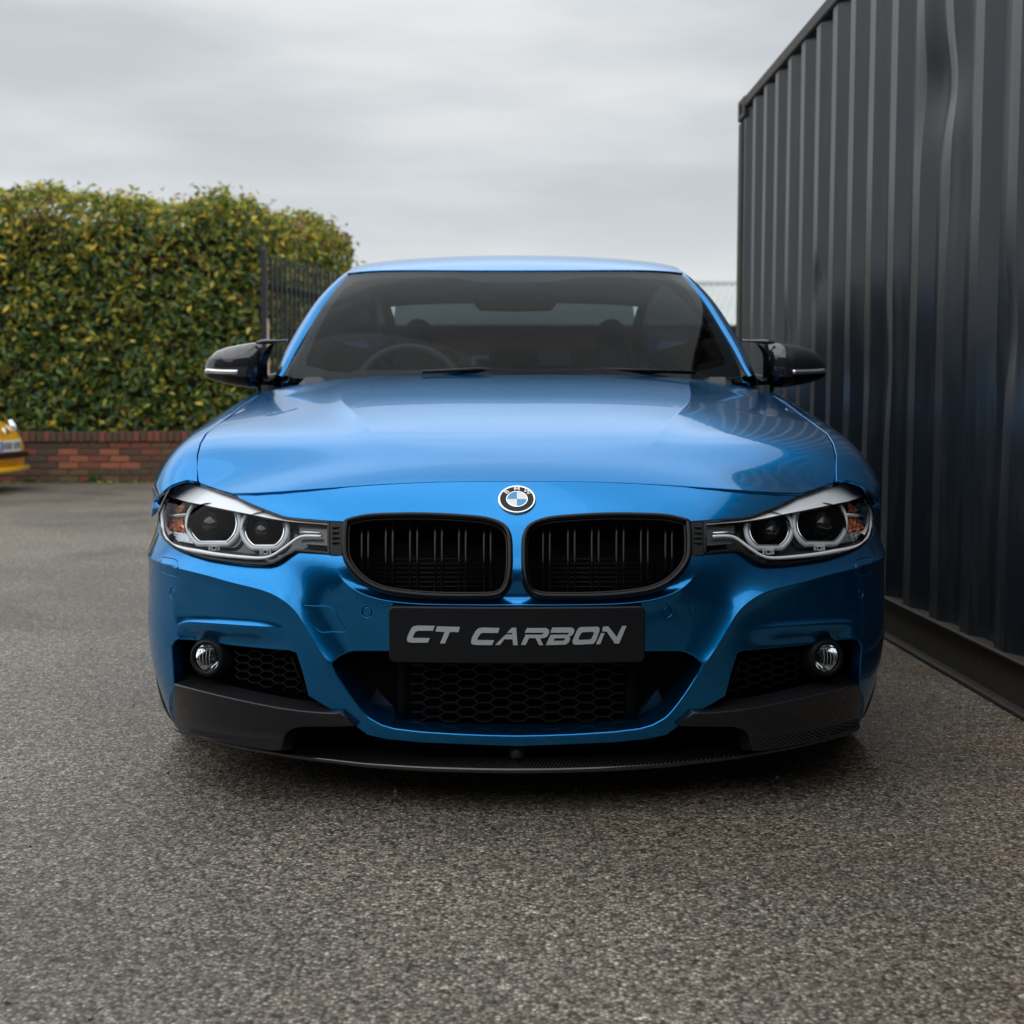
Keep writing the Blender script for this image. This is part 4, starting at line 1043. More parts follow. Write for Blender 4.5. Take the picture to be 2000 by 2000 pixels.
n3_ = t.nodes.new('ShaderNodeTexNoise'); n3_.inputs['Scale'].default_value = 42; n3_.inputs['Detail'].default_value = 4; L(co.outputs['Object'], n3_.inputs['Vector'])
pa3 = t.nodes.new('ShaderNodeMapRange'); pa3.inputs[1].default_value = .3; pa3.inputs[2].default_value = .7; pa3.inputs[3].default_value = .62; pa3.inputs[4].default_value = 1.50; L(n3_.outputs[0], pa3.inputs[0])
mu = t.nodes.new('ShaderNodeMath'); mu.operation = 'MULTIPLY'; L(gap.outputs[0], mu.inputs[0]); L(pat.outputs[0], mu.inputs[1])
mu3 = t.nodes.new('ShaderNodeMath'); mu3.operation = 'MULTIPLY'; L(mu.outputs[0], mu3.inputs[0]); L(pa3.outputs[0], mu3.inputs[1])
vs = t.nodes.new('ShaderNodeVectorMath'); vs.operation = 'SCALE'; L(rp.outputs[0], vs.inputs[0]); L(mu3.outputs[0], vs.inputs[3])
# ochre dirt stains, mostly near the container
sx = t.nodes.new('ShaderNodeSeparateXYZ'); L(co.outputs['Object'], sx.inputs[0])
n2_ = t.nodes.new('ShaderNodeTexNoise'); n2_.inputs['Scale'].default_value = 2.2; n2_.inputs['Detail'].default_value = 6; n2_.inputs['Roughness'].default_value = .65; L(co.outputs['Object'], n2_.inputs['Vector'])
dx = t.nodes.new('ShaderNodeMapRange'); dx.inputs[1].default_value = -.5; dx.inputs[2].default_value = 1.3; L(sx.outputs[0], dx.inputs[0])
dm = t.nodes.new('ShaderNodeMapRange'); dm.inputs[1].default_value = .42; dm.inputs[2].default_value = .68; dm.inputs[4].default_value = .6; L(n2_.outputs[0], dm.inputs[0])
dd = t.nodes.new('ShaderNodeMath'); dd.operation = 'MULTIPLY'; L(dx.outputs[0], dd.inputs[0]); L(dm.outputs[0], dd.inputs[1])
mxx = t.nodes.new('ShaderNodeMix'); mxx.data_type = 'RGBA'; mxx.blend_type = 'MULTIPLY'; mxx.inputs[7].default_value = (1.25, .92, .62, 1); L(dd.outputs[0], mxx.inputs[0]); L(vs.outputs[0], mxx.inputs[6])
n5_ = t.nodes.new('ShaderNodeTexNoise'); n5_.inputs['Scale'].default_value = .9; n5_.inputs['Detail'].default_value = 7; n5_.inputs['Distortion'].default_value = .8; mp5 = t.nodes.new('ShaderNodeMapping'); mp5.inputs['Location'].default_value = (3.1, 7.7, 0); L(co.outputs['Object'], mp5.inputs[0]); L(mp5.outputs[0], n5_.inputs['Vector'])
st = t.nodes.new('ShaderNodeMapRange'); st.inputs[1].default_value = .56; st.inputs[2].default_value = .70; st.inputs[3].default_value = 1.0; st.inputs[4].default_value = .62; L(n5_.outputs[0], st.inputs[0])
vs5 = t.nodes.new('ShaderNodeVectorMath'); vs5.operation = 'SCALE'; L(mxx.outputs[2], vs5.inputs[0]); L(st.outputs[0], vs5.inputs[3])
L(vs5.outputs[0], b.inputs['Base Color'])
b.inputs['Roughness'].default_value = .6; b.inputs['Specular IOR Level'].default_value = .4; b.inputs['Coat Weight'].default_value = .08; b.inputs['Coat Roughness'].default_value = .42; b.inputs['Coat IOR'].default_value = 1.4
h1 = t.nodes.new('ShaderNodeMath'); h1.operation = 'MULTIPLY'; h1.inputs[1].default_value = -1; L(v1.outputs['Distance'], h1.inputs[0])
h2 = t.nodes.new('ShaderNodeMath'); h2.operation = 'MULTIPLY_ADD'; h2.inputs[1].default_value = -.4; L(v2.outputs['Distance'], h2.inputs[0]); L(h1.outputs[0], h2.inputs[2])
bu = t.nodes.new('ShaderNodeBump'); bu.inputs['Distance'].default_value = .0025; bu.inputs['Strength'].default_value = .7; L(h2.outputs[0], bu.inputs['Height']); L(bu.outputs[0], b.inputs['Normal'])
V = []; F = []
xs = [-300, -40, -12, 0, 12, 40, 300]; ys = [-300, -30, -5, 10, 40, 120, 400]
for y in ys:
    for x in xs: V.append((x, y, 0))
for j in range(6):
    for i in range(6): q = j * 7 + i; F.append((q, q + 1, q + 8, q + 7))
g = mk('ground', V, F, m, None, smooth=False); tag(g, kind='structure')
# loose grit lying on the asphalt
z = MB()
for k in range(520):
    x = RNG.uniform(-3, 3.2); y = RNG.uniform(1.2, 9); r = RNG.uniform(.0015, .0042)
    rot = Matrix.Rotation(RNG.uniform(0, 6), 3, Vector(RNG.normal(size=3)).normalized()); z.box((x, y, r * .6), (r * 2, r * 1.5, r), rot)
gr = z.build('grit', mat('pale_grit', (.32, .29, .25), .7)); tag(gr, 'tiny pale grit and crumbs scattered over the asphalt', 'grit', 'stuff')

# ---------------------------------------------------------------- shipping container
CR = -1.15 * math.pi / 180                    # its long side leans a touch towards the car's far end
def cont_mat(name, base, rough):
    m, t, b = node_mat(name); co = t.nodes.new('ShaderNodeTexCoord'); L = t.links.new
    n = t.nodes.new('ShaderNodeTexNoise'); n.inputs['Scale'].default_value = 3.0; n.inputs['Detail'].default_value = 8; n.inputs['Roughness'].default_value = .7
    mp = t.nodes.new('ShaderNodeMapping'); mp.inputs['Scale'].default_value = (6, 6, .7); L(co.outputs['Object'], mp.inputs[0]); L(mp.outputs[0], n.inputs['Vector'])
    r = t.nodes.new('ShaderNodeMapRange'); r.inputs[1].default_value = .50; r.inputs[2].default_value = .70; r.inputs[4].default_value = .60; L(n.outputs[0], r.inputs[0])
    x = t.nodes.new('ShaderNodeMix'); x.data_type = 'RGBA'; x.inputs[6].default_value = (*base, 1); x.inputs[7].default_value = (base[0] * 2.2 + .012, base[1] * 1.9 + .010, base[2] * 1.5 + .004, 1)
    L(r.outputs[0], x.inputs[0]); L(x.outputs[2], b.inputs['Base Color'])
    rr = t.nodes.new('ShaderNodeMapRange'); rr.inputs[3].default_value = rough - .06; rr.inputs[4].default_value = rough + .18; L(n.outputs[0], rr.inputs[0]); L(rr.outputs[0], b.inputs['Roughness'])
    b.inputs['IOR'].default_value = 1.58
    n2 = t.nodes.new('ShaderNodeTexNoise'); n2.inputs['Scale'].default_value = 5; n2.inputs['Detail'].default_value = 3; L(co.outputs['Object'], n2.inputs['Vector'])
    u = t.nodes.new('ShaderNodeBump'); u.inputs['Distance'].default_value = .006; u.inputs['Strength'].default_value = .25; L(n2.outputs[0], u.inputs['Height']); L(u.outputs[0], b.inputs['Normal'])
    return m
M_CONT = cont_mat('container_paint', (.013, .018, .024), .25)
M_CRAIL = cont_mat('container_rail_paint', (.034, .030, .024), .6)
CX0 = 1.461; YF = 7.76; YN = -4.52; HC = 2.591
cont = empty('shipping_container', (CX0, 0, 0), 'tall dark navy corrugated shipping container standing along the right edge', 'container', rz=-CR)
def CL(x, y): return (x, y)
per = .278; V = []; F = []; prof_ = []
y = YN + .17
while y < YF - .10:
    for dy, dep in ((0, 0), (.070, 0), (.138, .036), (.210, .036)):
        if y + dy < YF - .09: prof_.append((y + dy, dep))
    y += per
prof_.append((YF - .09, 0.0))
# more vertices where the sheet is dented
dents = [(4.47, 1.93, .030, .10), (4.30, 1.88, .026, .09), (5.9, 1.42, .014, .05), (4.95, .98, .018, .12), (3.78, 1.05, .020, .10), (4.2, 1.55, .012, .10), (5.3, .9, .012, .12), (3.9, .75, .016, .12), (6.5, 1.2, .010, .08)]
fine = []
for i in range(len(prof_) - 1):
    (a, da), (b_, db) = prof_[i], prof_[i + 1]; n = 5 if a > 2.8 else 1
    for k in range(n): fine.append((a + (b_ - a) * k / n, da + (db - da) * k / n))
fine.append(prof_[-1]); nz = 90; zs = np.linspace(.150, HC - .055, nz)
for (yy, dep) in fine:
    for zz in zs:
        d = dep
        for (dy, dz, am, rd) in dents:
            q = ((yy - dy) ** 2 + ((zz - dz) * .6) ** 2) / rd ** 2
            if q < 6: d += am * math.exp(-q) * (1 if dep < .01 or am > .02 else .5)
        d += .0007 * math.sin(zz * 3.1 + yy * 9) * math.sin(yy * 4.3 + zz)
        V.append((.012 + d, yy, zz))
for i in range(len(fine) - 1):
    for j in range(nz - 1): q = i * nz + j; F.append((q, q + 1, q + nz + 1, q + nz))
sp_ = mk('corrugated_side', V, F, M_CONT, cont, smooth=True)
try: sp_.data.set_sharp_from_angle(angle=math.radians(22))
except Exception: pass
MB().box((.03, (YF + YN) / 2, HC - .03), (.06, YF - YN - .3, .06), bev=.006).build('top_rail', M_CRAIL, cont)
z = MB(); 
z.box((.024, (YF + YN) / 2, .152), (.048, YF - YN - .3, .010), bev=.003); z.box((.028, (YF + YN) / 2, .010), (.056, YF - YN - .3, .014), bev=.003)
z.box((.036, (YF + YN) / 2, .082), (.006, YF - YN - .3, .134)); z.build('bottom_rail', M_CRAIL, cont)
for yy in (YF, YN):
    s = 1 if yy > 0 else -1
    MB().box((.03, yy - s * .045, HC / 2), (.06, .09, HC - .24), bev=.008).build('corner_post', M_CRAIL, cont)
    for zz in (.06, HC - .055):
        z = MB(); x0, dy_ = -.004, .178
        cy = yy - s * dy_ / 2 + s * .004
        z.box((x0 + .075, cy, zz), (.150, dy_, .118), bev=.006)
        cc = z.build('corner_casting', M_CRAIL, cont)
        z = MB(); z.lathe([(.030, 0), (.030, .002), (.0, .0025)], (x0 - .001, cy, zz), (-1, 0, 0), 16); z.build('casting_hole', M_MBLACK, cc)
MB().box((1.22, (YF + YN) / 2, HC - .02), (2.36, YF - YN, .03)).build('roof_panel', M_CONT, cont)
MB().box((1.22, YF - .03, HC / 2), (2.32, .05, HC - .1)).build('end_wall', M_CONT, cont)
MB().box((1.22, YN + .03, HC / 2), (2.32, .05, HC - .1)).build('end_door', M_CONT, cont)
MB().box((2.43, (YF + YN) / 2, HC / 2), (.03, YF - YN - .1, HC - .1)).build('far_side', M_CONT, cont)
MB().box((1.22, (YF + YN) / 2, .10), (2.3, YF - YN - .1, .06)).build('floor_frame', M_MBLACK, cont)

# ---------------------------------------------------------------- brick garden wall
def wxy(x): return 14.55 + (x + 4.9) * .055     # front face of the wall
mats_b = [mat('brick_%s' % n, c, .85, noise=(40, .7, d), bump=(60, .004)) for n, c, d in
          (('orange', (.42, .145, .07), (.26, .09, .05)), ('red', (.27, .085, .055), (.17, .06, .045)), ('brown', (.15, .075, .048), (.09, .05, .035)), ('sooty', (.085, .060, .045), (.13, .085, .05)), ('mossy', (.14, .095, .045), (.20, .12, .06)))]
wall = empty('brick_wall', (-4.9, wxy(-4.9), 0), 'low weathered red brick wall with sooty coping under the hedge', 'wall')
wd = Vector((1, .055, 0)).normalized()
def brick_mesh(m_, d):
    z = MB(); z.box((0, 0, 0), d, bev=.006); me_o = z.build('tmp', m_); me = me_o.data; bpy.data.objects.remove(me_o); return me
BR = [brick_mesh(m_, (.213, .102, .064)) for m_ in mats_b]; CP = [brick_mesh(m_, (.066, .22, .108)) for m_ in mats_b[1:4]]
ang = math.atan(.055); wl = Vector((-4.9, wxy(-4.9), 0)); nb = 0
for r in range(6):
    zc_ = .035 + r * .075; off = .1125 * (r % 2)
    for k in range(-9, 13):
        x = k * .225 + off
        wgt = [.42, .26, .12, .12, .08] if 2 <= r <= 4 else ([.06, .14, .20, .18, .42] if r < 2 else [.05, .25, .3, .35, .05])
        wgt = np.array(wgt) * (1 + .9 * np.sin(x * 2.3 + np.arange(5) * 1.9 + r * .8)); wgt = np.clip(wgt, .01, None); wgt /= wgt.sum()
        o = bpy.data.objects.new('brick', BR[RNG.choice(5, p=wgt)]); link(o, wall)
        o.location = (x * math.cos(ang), x * math.sin(ang) + .051 + RNG.uniform(-.004, .004), zc_); o.rotation_euler = (RNG.uniform(-.01, .01), 0, ang); nb += 1
for k in range(-26, 36):
    x = k * .075; o = bpy.data.objects.new('coping_brick', CP[RNG.choice(3, p=[.35, .4, .25])]); link(o, wall)
    o.location = (x * math.cos(ang), x * math.sin(ang) + .085, .505 + RNG.uniform(-.003, .003)); o.rotation_euler = (0, 0, ang)
z = MB(); rz_ = Matrix.Rotation(ang, 3, 'Z')
z.box(rz_ @ Vector((.3, .056, .225)), (5.3, .092, .45), rz_); z.box(rz_ @ Vector((.3, .10, .50)), (5.3, .19, .095), rz_)
z.build('mortar', mat('old_mortar', (.12, .09, .065), .9, noise=(8, .8, (.07, .055, .04)), bump=(80, .006)), wall)
z = MB()
for r in range(6):
    for k in range(0, 22):
        x = -2.4 - k * .225 - (.1125 if r % 2 else 0); z.box(rz_ @ Vector((x, .051, .035 + r * .075)), (.213, .102, .064), rz_)
z.box(rz_ @ Vector((-4.9, .1, .51)), (5.1, .2, .1), rz_)
tag(z.build('far_brickwork', mats_b[2], wall), kind='stuff')

# ---------------------------------------------------------------- hedge
m, t, b = node_mat('hedge_leaf'); at = t.nodes.new('ShaderNodeAttribute'); at.attribute_name = 'leafcol'; t.links.new(at.outputs['Color'], b.inputs['Base Color'])
b.inputs['Roughness'].default_value = .38; b.inputs['Specular IOR Level'].default_value = .5
try: b.inputs['Subsurface Weight'].default_value = 0.0
except Exception: pass
tr = t.nodes.new('ShaderNodeBsdfTranslucent'); hs = t.nodes.new('ShaderNodeHueSaturation'); hs.inputs['Value'].default_value = 1.5; t.links.new(at.outputs['Color'], hs.inputs['Color']); t.links.new(hs.outputs[0], tr.inputs[0])
ms = t.nodes.new('ShaderNodeMixShader'); ms.inputs[0].default_value = .28; t.links.new(b.outputs[0], ms.inputs[1]); t.links.new(tr.outputs[0], ms.inputs[2]); t.links.new(ms.outputs[0], t.nodes['Material Output'].inputs[0])
HP = np.array([(-9.6, 14.45), (-4.9, 14.72), (-3.0, 14.85), (-2.72, 15.05), (-2.40, 16.2), (-2.12, 17.4), (-2.6, 18.3)])
hp = dense(HP, .08); hL = np.concatenate([[0], np.cumsum(np.linalg.norm(np.diff(hp, axis=0), axis=1))])
def hedge_top(x, y): 
    D = y; return 3.20 + .035 * np.sin(x * 2.1) + .035 * np.sin(x * 5.7 + 1) + .02 * np.sin(x * 13) - .10 * sstep(x, -3.6, -2.6) - .03 * sstep(y, 15.5, 17)
def leaves(n, inner):
    s = RNG.uniform(0, hL[-1], n); X = np.interp(s, hL, hp[:, 0]); Y = np.interp(s, hL, hp[:, 1])
    X2 = np.interp(s + .05, hL, hp[:, 0]); Y2 = np.interp(s + .05, hL, hp[:, 1]); tx, ty = X2 - X, Y2 - Y; l = np.hypot(tx, ty) + 1e-9; tx /= l; ty /= l
    nx, ny = ty, -tx                       # outward (towards the yard)
    top = hedge_top(X, Y); R = .30
    # q: arc length up the face, then over the rounded shoulder and the top
    face = top - .52 - R; total = face + R * 1.57 + .9; q = RNG.uniform(0, 1, n) * total
    dep = np.where(RNG.random(n) < .12, -RNG.exponential(.035, n), RNG.exponential(.10 if not inner else .25, n))
    lump = .05 * np.sin(s * 3.1 + q * 2.2) + .035 * np.sin(s * 7.7 - q * 5.1) + .02 * np.sin(s * 17 + q * 11)
    dep = dep - lump
    z = np.where(q < face, .52 + q, 0.0); o = np.zeros(n); on = np.ones(n); oz = np.zeros(n)
    a = np.clip((q - face) / R, 0, 1.57); m_ = q >= face
    z = np.where(m_, .52 + face + R * np.sin(a), z); o = np.where(m_, -(R - R * np.cos(a)), 0); on = np.where(m_, np.cos(a), 1); oz = np.where(m_, np.sin(a), 0)
    ex = np.clip(q - face - R * 1.57, 0, None); o = o - ex
    px = X + nx * (o - dep * on); py = Y + ny * (o - dep * on); pz = z - dep * oz
    N = np.stack([nx * on, ny * on, oz + .25], 1)
    return np.stack([px, py, pz], 1), N, dep
def leaf_mesh(name, P, N, dep, smin, smax):
    n = len(P); 
    d = N + RNG.normal(0, .75, (n, 3)); d /= np.linalg.norm(d, axis=1)[:, None]       # leaf normal
    a = RNG.normal(0, 1, (n, 3)) + [0, 0, .5]; a -= d * (a * d).sum(1)[:, None]; a /= np.linalg.norm(a, axis=1)[:, None]; w = np.cross(d, a)
    L_ = RNG.uniform(smin, smax, n)[:, None]; W_ = L_ * RNG.uniform(.34, .48, n)[:, None]
    f = RNG.uniform(.05, .25, n)[:, None] * L_
    v = np.stack([P - a * L_ * .5, P - a * L_ * .1 + w * W_ * .5 + d * f * .6, P + a * L_ * .5 - d * f, P - a * L_ * .1 - w * W_ * .5 + d * f * .6], 1).reshape(-1, 3)
    i = np.arange(n) * 4; faces = np.stack([np.stack([i, i + 1, i + 2], 1), np.stack([i, i + 2, i + 3], 1)], 1).reshape(-1, 3)
    me = bpy.data.meshes.new(name); me.vertices.add(len(v)); me.vertices.foreach_set('co', v.ravel()); me.loops.add(faces.size); me.loops.foreach_set('vertex_index', faces.ravel())
    me.polygons.add(len(faces)); me.polygons.foreach_set('loop_start', np.arange(len(faces)) * 3); me.polygons.foreach_set('loop_total', np.full(len(faces), 3)); me.update(); me.validate()
    pal = np.array([(.080, .140, .030), (.125, .185, .032), (.042, .110, .046), (.27, .28, .036), (.46, .41, .055), (.68, .48, .06), (.24, .12, .045), (.12, .07, .035)])
    hgt = np.clip((P[:, 2] - 1.2) / 2.0, 0, 1); blob = .5 + .5 * np.sin(P[:, 0] * 3.3 + P[:, 2] * 2.1) * np.sin(P[:, 0] * 1.3 - P[:, 2] * 3.7)
    yel = .16 + .34 * hgt ** 1.5 + .10 * blob; brn = np.where(blob > .75, .22 * hgt, .03)
    u = RNG.random(n); k = np.where(u < yel, RNG.choice([3, 3, 3, 4, 4, 5], n), np.where(u < yel + brn, RNG.choice([6, 7], n), RNG.choice([0, 0, 1, 1, 2], n)))
    c = pal[k] * RNG.uniform(.85, 1.5, n)[:, None]; c4 = np.concatenate([c, np.ones((n, 1))], 1)
    at_ = me.color_attributes.new('leafcol', 'FLOAT_COLOR', 'CORNER'); at_.data.foreach_set('color', np.repeat(c4, 6, axis=0).ravel())
    me.materials.append(m); return me
hedge = empty('hedge', (-5, 15.3, 0), 'tall clipped laurel hedge with yellowing leaves growing above the brick wall', 'hedge')
P, N, dp = leaves(38000, False); o = bpy.data.objects.new('foliage', leaf_mesh('foliage', P, N, dp, .070, .125)); link(o, None); o.parent = hedge; o.location = (5, -15.3, 0); tag(o, kind='stuff')
P, N, dp = leaves(1200, False); k = P[:, 2] > 2.95; P = P[k] + N[k] * RNG.uniform(.0, .07, k.sum())[:, None]; N = N[k] * .2
o = bpy.data.objects.new('top_shoots', leaf_mesh('top_shoots', P, N, None, .05, .10)); link(o, None); o.parent = hedge; o.location = (5, -15.3, 0); tag(o, kind='stuff')
# woody core and twigs
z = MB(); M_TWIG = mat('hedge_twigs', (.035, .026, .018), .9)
for i in range(0, len(hp) - 1):
    pass
core = []
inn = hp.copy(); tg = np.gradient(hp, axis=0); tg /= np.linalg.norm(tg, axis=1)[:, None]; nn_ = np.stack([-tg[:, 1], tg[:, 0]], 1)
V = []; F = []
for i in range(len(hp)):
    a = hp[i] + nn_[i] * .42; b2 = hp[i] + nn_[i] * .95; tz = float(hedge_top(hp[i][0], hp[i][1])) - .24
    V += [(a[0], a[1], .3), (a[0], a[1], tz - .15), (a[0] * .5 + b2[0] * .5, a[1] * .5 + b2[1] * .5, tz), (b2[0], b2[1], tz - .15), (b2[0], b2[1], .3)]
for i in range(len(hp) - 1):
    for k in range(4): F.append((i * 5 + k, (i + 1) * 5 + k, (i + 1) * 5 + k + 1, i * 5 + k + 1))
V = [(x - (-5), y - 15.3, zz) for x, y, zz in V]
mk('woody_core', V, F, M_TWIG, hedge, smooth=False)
z = MB()
for k in range(700):
    i = RNG.integers(0, len(hp)); a = hp[i] + nn_[i] * RNG.uniform(.1, .4); zz = RNG.uniform(.5, 2.9); d = Vector((RNG.normal(0, .12), -abs(RNG.normal(0, .12)), RNG.uniform(.1, .35)))
    p0 = Vector((a[0] + 5, a[1] - 15.3, zz)); z.tube([p0, p0 + d], [.006, .002], 4, caps=False)
tag(z.build('twigs', M_TWIG, hedge), kind='stuff')

# weeds and fallen leaves at the foot of the wall
def litter(n, fx, fy, smin, smax, name, label, cat):
    X = fx(n); Y = fy(X, n); P = np.stack([X, Y, np.full(n, .012)], 1); N = np.tile([0, 0, 2.5], (n, 1)).astype(float)
    o = bpy.data.objects.new(name, leaf_mesh(name, P, N, None, smin, smax)); COL.objects.link(o); tag(o, label, cat, 'stuff'); return o
litter(260, lambda n: RNG.uniform(-6.4, -1.6, n), lambda X, n: wxy(X) - np.abs(RNG.exponential(.10, n)), .03, .075, 'fallen_leaves', 'brown and yellow fallen leaves along the foot of the brick wall', 'leaves')
for (x, s_) in ((-4.62, 1.0), (-3.55, .6), (-5.3, .8)):
    z = MB()
    for k in range(46):
        a = RNG.uniform(0, 6.28); l = RNG.uniform(.04, .12) * s_; lean = RNG.uniform(.2, .9); p0 = Vector((RNG.normal(0, .03), RNG.normal(0, .015), 0))
        d = Vector((math.cos(a) * lean, math.sin(a) * lean - .1, 1)).normalized(); w = Vector((-math.sin(a), math.cos(a), 0)) * l * .12
        p1 = p0 + d * l * .6; p2 = p0 + d * l + Vector((0, 0, -l * .1)); z.add([p0, p1 + w, p2, p1 - w], [(0, 1, 2, 3)])
    o = z.build('weed', mat('weed_green', (.07, .16, .03), .5)); o.location = (x, wxy(x) - .02, 0)
    tag(o, {1.0: 'largest green weed tuft at the foot of the brick wall', .6: 'smallest green weed tuft at the foot of the brick wall', .8: 'green weed tuft at the wall foot nearest the yellow car'}[s_], 'weed', group='weeds along the brick wall')

# ---------------------------------------------------------------- palisade gate folded back against the hedge
M_GATE = mat('gate_black_paint', (.018, .020, .026), .45)
gx0, gy0 = -2.52, 13.55; gx1, gy1 = -1.72, 16.6; gd = Vector((gx1 - gx0, gy1 - gy0, 0)); gl = gd.length; gang = math.atan2(gd.y, gd.x)
gate = empty('metal_gate', (gx0, gy0, 0), 'black vertical bar metal gate standing open against the end of the hedge', 'gate', rz=gang)
MB().box((0, 0, 1.22), (.055, .06, 2.44), bev=.008).build('gate_post', M_GATE, gate)
MB().box((-.020, -.045, .95), (.03, .014, 1.55), bev=.003).build('peeling_strip', mat('bare_rusty_metal', (.62, .52, .42), .6, noise=(30, .7, (.35, .2, .1))), gate, label='pale weathered strip down the gate post')
for zz in (.35, 2.06): MB().box((gl / 2, 0, zz), (gl, .04, .075), bev=.005).build('rail', M_GATE, gate)
k = .10
while k < gl:
    MB().box((k, -.034, 1.22), (.028, .024, 2.30), bev=.004).build('bar', M_GATE, gate); k += .118
MB().box((gl, 0, 1.2), (.07, .07, 2.4), bev=.008).build('gate_stile', M_GATE, gate)

# ---------------------------------------------------------------- industrial unit beyond
bx0, bx1, by = -5.5, 9.0, 30.0
M_ROOF = mat('fibre_cement_sheet', (.50, .52, .50), .7, noise=(.6, .6, (.40, .43, .42)))
shed = empty('workshop', (bx0, by, 0), 'low brick workshop with a pale ribbed sheet roof, far behind the blue car', 'building')
W_ = bx1 - bx0
z = MB(); n = int(W_ / .18); V = []; F = []
for i in range(n * 2 + 1):
    x = i * .09; dz = .035 if i % 2 else 0
    V += [(x, -.25, 2.62 + dz), (x + 1.2, 5.0, 3.98 + dz), (x + 1.2, 10.2, 2.62 + dz)]
for i in range(n * 2): F += [(3 * i, 3 * i + 3, 3 * i + 4, 3 * i + 1), (3 * i + 1, 3 * i + 4, 3 * i + 5, 3 * i + 2)]
mk('roof_sheeting', V, F, M_ROOF, shed, smooth=False)
MB().tube([(0, 5.0 + 0, 4.02), (W_ + 1.2, 5.0, 4.02)], .09, 8).build('ridge_capping', M_ROOF, shed)
m2, t2, b2_ = node_mat('far_brickwork_face'); bt_ = t2.nodes.new('ShaderNodeTexBrick'); co = t2.nodes.new('ShaderNodeTexCoord'); mp = t2.nodes.new('ShaderNodeMapping'); mp.inputs['Rotation'].default_value = (math.pi / 2, 0, 0)
t2.links.new(co.outputs['Object'], mp.inputs[0]); t2.links.new(mp.outputs[0], bt_.inputs['Vector']); bt_.inputs['Scale'].default_value = 1; bt_.inputs['Brick Width'].default_value = .225; bt_.inputs['Row Height'].default_value = .075; bt_.inputs['Mortar Size'].default_value = .008
bt_.inputs['Color1'].default_value = (.23, .09, .055, 1); bt_.inputs['Color2'].default_value = (.16, .07, .05, 1); bt_.inputs['Mortar'].default_value = (.14, .11, .09, 1); t2.links.new(bt_.outputs[0], b2_.inputs['Base Color']); b2_.inputs['Roughness'].default_value = .9
MB().box((W_ / 2, .1, 1.3), (W_, .2, 2.6)).build('wall', m2, shed)
MB().box((W_ / 2, 10, 1.3), (W_, .2, 2.6)).build('rear_wall', m2, shed)
z = MB(); z.box((W_ / 2, -.30, 2.58), (W_, .11, .09), bev=.02); z.build('gutter', M_DGREY, shed)
for x in (2.0, 5.2, 11.0):
    f = MB().box((x, -.02, 1.5), (1.2, .06, .9)).build('window', mat('white_window_frame', (.7, .7, .7), .5), shed); MB().box((x, -.055, 1.5), (1.06, .02, .78)).build('pane', G_SIDE, f)

# ---------------------------------------------------------------- buildings across the yard, behind the viewer (seen mirrored in paint and glass)
M_CLAD = mat('dark_cladding', (.022, .024, .026), .6); M_DBR = mat('dark_brick', (.09, .06, .05), .9)
unit = empty('warehouse', (0, -11.5, 0), 'dark clad warehouse across the yard, behind the viewer', 'building')
MB().box((-1, -4, 3.5), (34, 8, 7.0)).build('wall', M_CLAD, unit)
MB().box((-1, -4, 7.08), (34.6, 8.6, .16)).build('roof', M_DGREY, unit)
for x in (-12, -4, 5): MB().box((x, .03, 1.7), (3.4, .06, 3.4)).build('roller_door', M_DGREY, unit)
left = empty('office_block', (-13, -2, 0), 'dark brick office block on the left of the yard, outside the picture', 'building')
MB().box((-4, 0, 2.0), (7, 14, 4.0)).build('wall', M_DBR, left)
MB().box((-4, 0, 4.08), (7.5, 14.5, .16)).build('roof', M_DGREY, left)

# ---------------------------------------------------------------- yellow hatchback at the left edge
M_YEL = mat('yellow_paint', (.88, .44, .012), .3, coat=1.0)
yc = empty('car', (-4.97, 12.95, 0), 'small yellow hatchback with its nose poking in at the left edge of the picture', 'car')
# local x: 0 at the nose, negative towards the tail; y across
YK = [0, .05, .14, .30, .60, .95, 1.35, 1.9, 2.5, 3.0, 3.3, 3.5]
Wd = [.50, .60, .67, .73, .78, .80, .81, .81, .80, .76, .68, .50]
Zt = [.52, .60, .68, .76, .84, .92, .97, .98, .98, .96, .90, .75]
V = []; n = 24; prof_pts = []
for xk, w, zt in zip(YK, Wd, Zt):
    zb = .20; zc_ = (zb + zt) / 2; hz_ = (zt - zb) / 2
    for k in range(n):
        a = 2 * math.pi * k / n; c, s = math.cos(a), math.sin(a)
        V.append((-xk, w * math.copysign(abs(c) ** .55, c), zc_ + hz_ * math.copysign(abs(s) ** .6, s)))
F = [(i * n + k, (i + 1) * n + k, (i + 1) * n + (k + 1) % n, i * n + (k + 1) % n) for i in range(len(YK) - 1) for k in range(n)] + [tuple(range(n)), tuple((len(YK) - 1) * n + k for k in reversed(range(n)))]
mk('body', V, F, M_YEL, yc)
V = []
for xk, w, zt in ((1.05, .70, .96), (1.35, .68, 1.20), (1.65, .62, 1.42), (2.2, .62, 1.48), (2.9, .60, 1.42), (3.25, .62, 1.20), (3.45, .66, .95)):
    for k in range(13):
        a = math.pi * k / 12; V.append((-xk, (w) * math.copysign(abs(math.cos(a)) ** .5, math.cos(a)), .90 + (zt - .90) * math.sin(a) ** .45))
F = [(i * 13 + k, (i + 1) * 13 + k, (i + 1) * 13 + k + 1, i * 13 + k + 1) for i in range(6) for k in range(12)]
mk('cabin_glass', V, F, G_SIDE, yc)
MB().box((-2.25, 0, 1.475), (1.25, 1.12, .04), bev=.015).build('roof', M_YEL, yc)
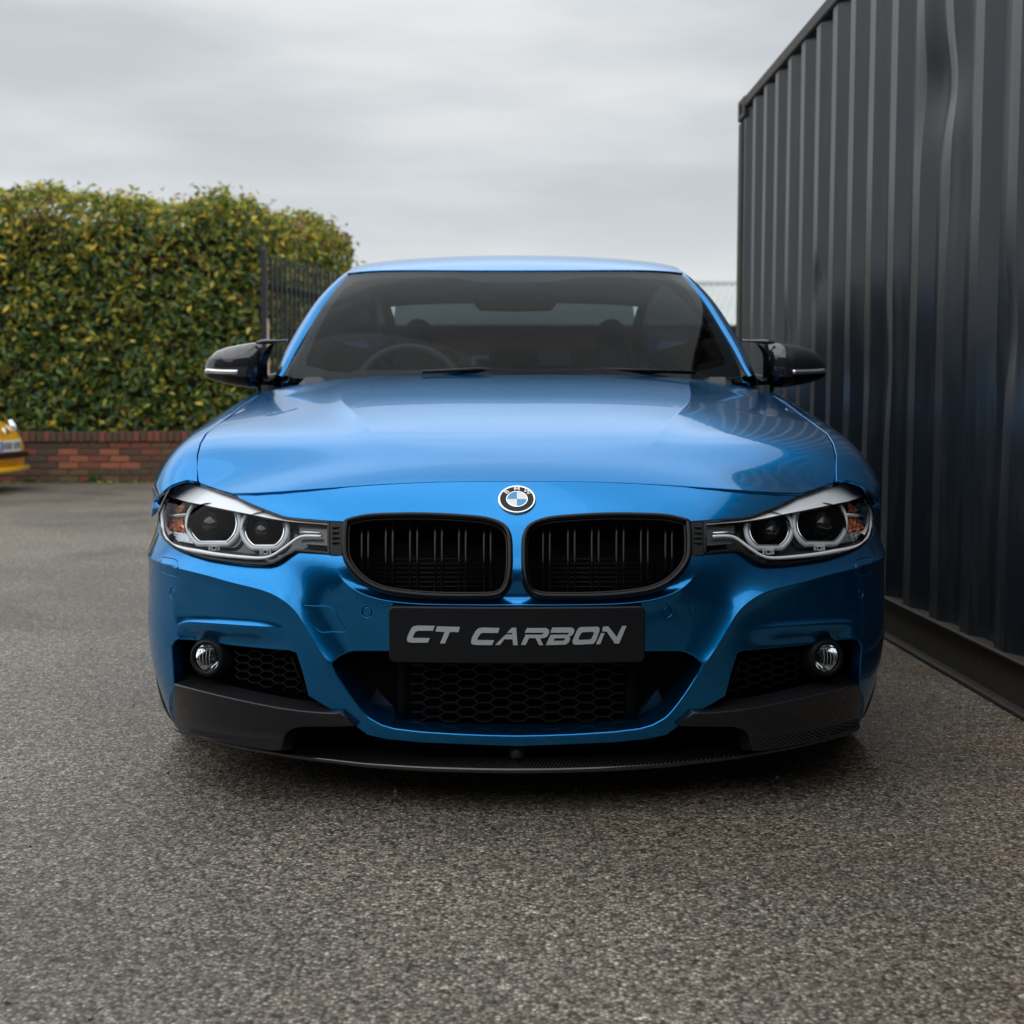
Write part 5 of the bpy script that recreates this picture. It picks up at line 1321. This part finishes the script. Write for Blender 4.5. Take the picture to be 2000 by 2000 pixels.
MB().tube([(-.30, -.74, .36), (-.10, -.66, .36), (.01, -.46, .36), (.035, -.2, .36), (.04, 0, .36), (.035, .2, .36), (.01, .46, .36), (-.10, .66, .36), (-.30, .74, .36)], .03, 8, rz=.05).build('bumper_strip', M_SBLACK, yc, False, True)
MB().tube([(-.30, -.73, .225), (-.09, -.65, .225), (.02, -.45, .225), (.045, 0, .225), (.02, .45, .225), (-.09, .65, .225), (-.30, .73, .225)], .035, 8, rz=.05).build('front_lip', M_YEL, yc, False, True)
pl = MB().box((.055, -.02, .455), (.012, .52, .112), bev=.003).build('number_plate', M_WHITE, yc)
MB().box((.063, -.26, .455), (.004, .045, .104)).build('plate_band', mat('plate_blue', (.02, .10, .45), .4), pl)
z = MB()                                    # characters too small and blurred to read in the photograph: plain dark strokes
for k, yy in enumerate((-.19, -.13, -.07, -.01, .08, .14, .20)):
    z.box((.063, yy - .014, .455), (.003, .010, .070)); z.box((.063, yy + .014, .455), (.003, .008, .070)); z.box((.063, yy, .455 + (.028 if k % 2 else -.006)), (.003, .022, .010))
z.build('plate_characters', M_GBLACK, pl)
MB().lathe([(.0, .012), (.04, .010), (.045, 0)], (.012, -.02, .60), (.9, 0, .45), 24).build('nose_badge', M_CHROME, yc, False, True)
for s in (-1, 1):
    MB().box((-.005, -.02 + s * .14, .585), (.012, .18, .012), bev=.003).build('nose_bar', M_CHROME, yc)
    h = MB().lathe([(.0, .03), (.06, .022), (.085, 0), (.085, -.03)], (-.10, s * .52, .64), (.85, s * .25, .35), 24).build('headlight', M_CHROME, yc, False, True)
    MB().box((-1.15, s * .83, 1.0), (.10, .12, .10), bev=.03).build('door_mirror', M_YEL, yc)
for xk in (-.62, -2.9):
    for s in (-1, 1):
        w = MB().lathe([(.19, -.09), (.28, -.085), (.295, -.06), (.295, .06), (.28, .085), (.19, .09)], (xk, s * .70, .295), (0, 1, 0), 32).build('tyre', M_RUBBER, yc, False, True)
        MB().lathe([(.0, .07), (.10, .08), (.19, .088)], (xk, s * .70, .295), (0, s, 0), 24).build('hub_cap', M_SATCH, w, False, True)
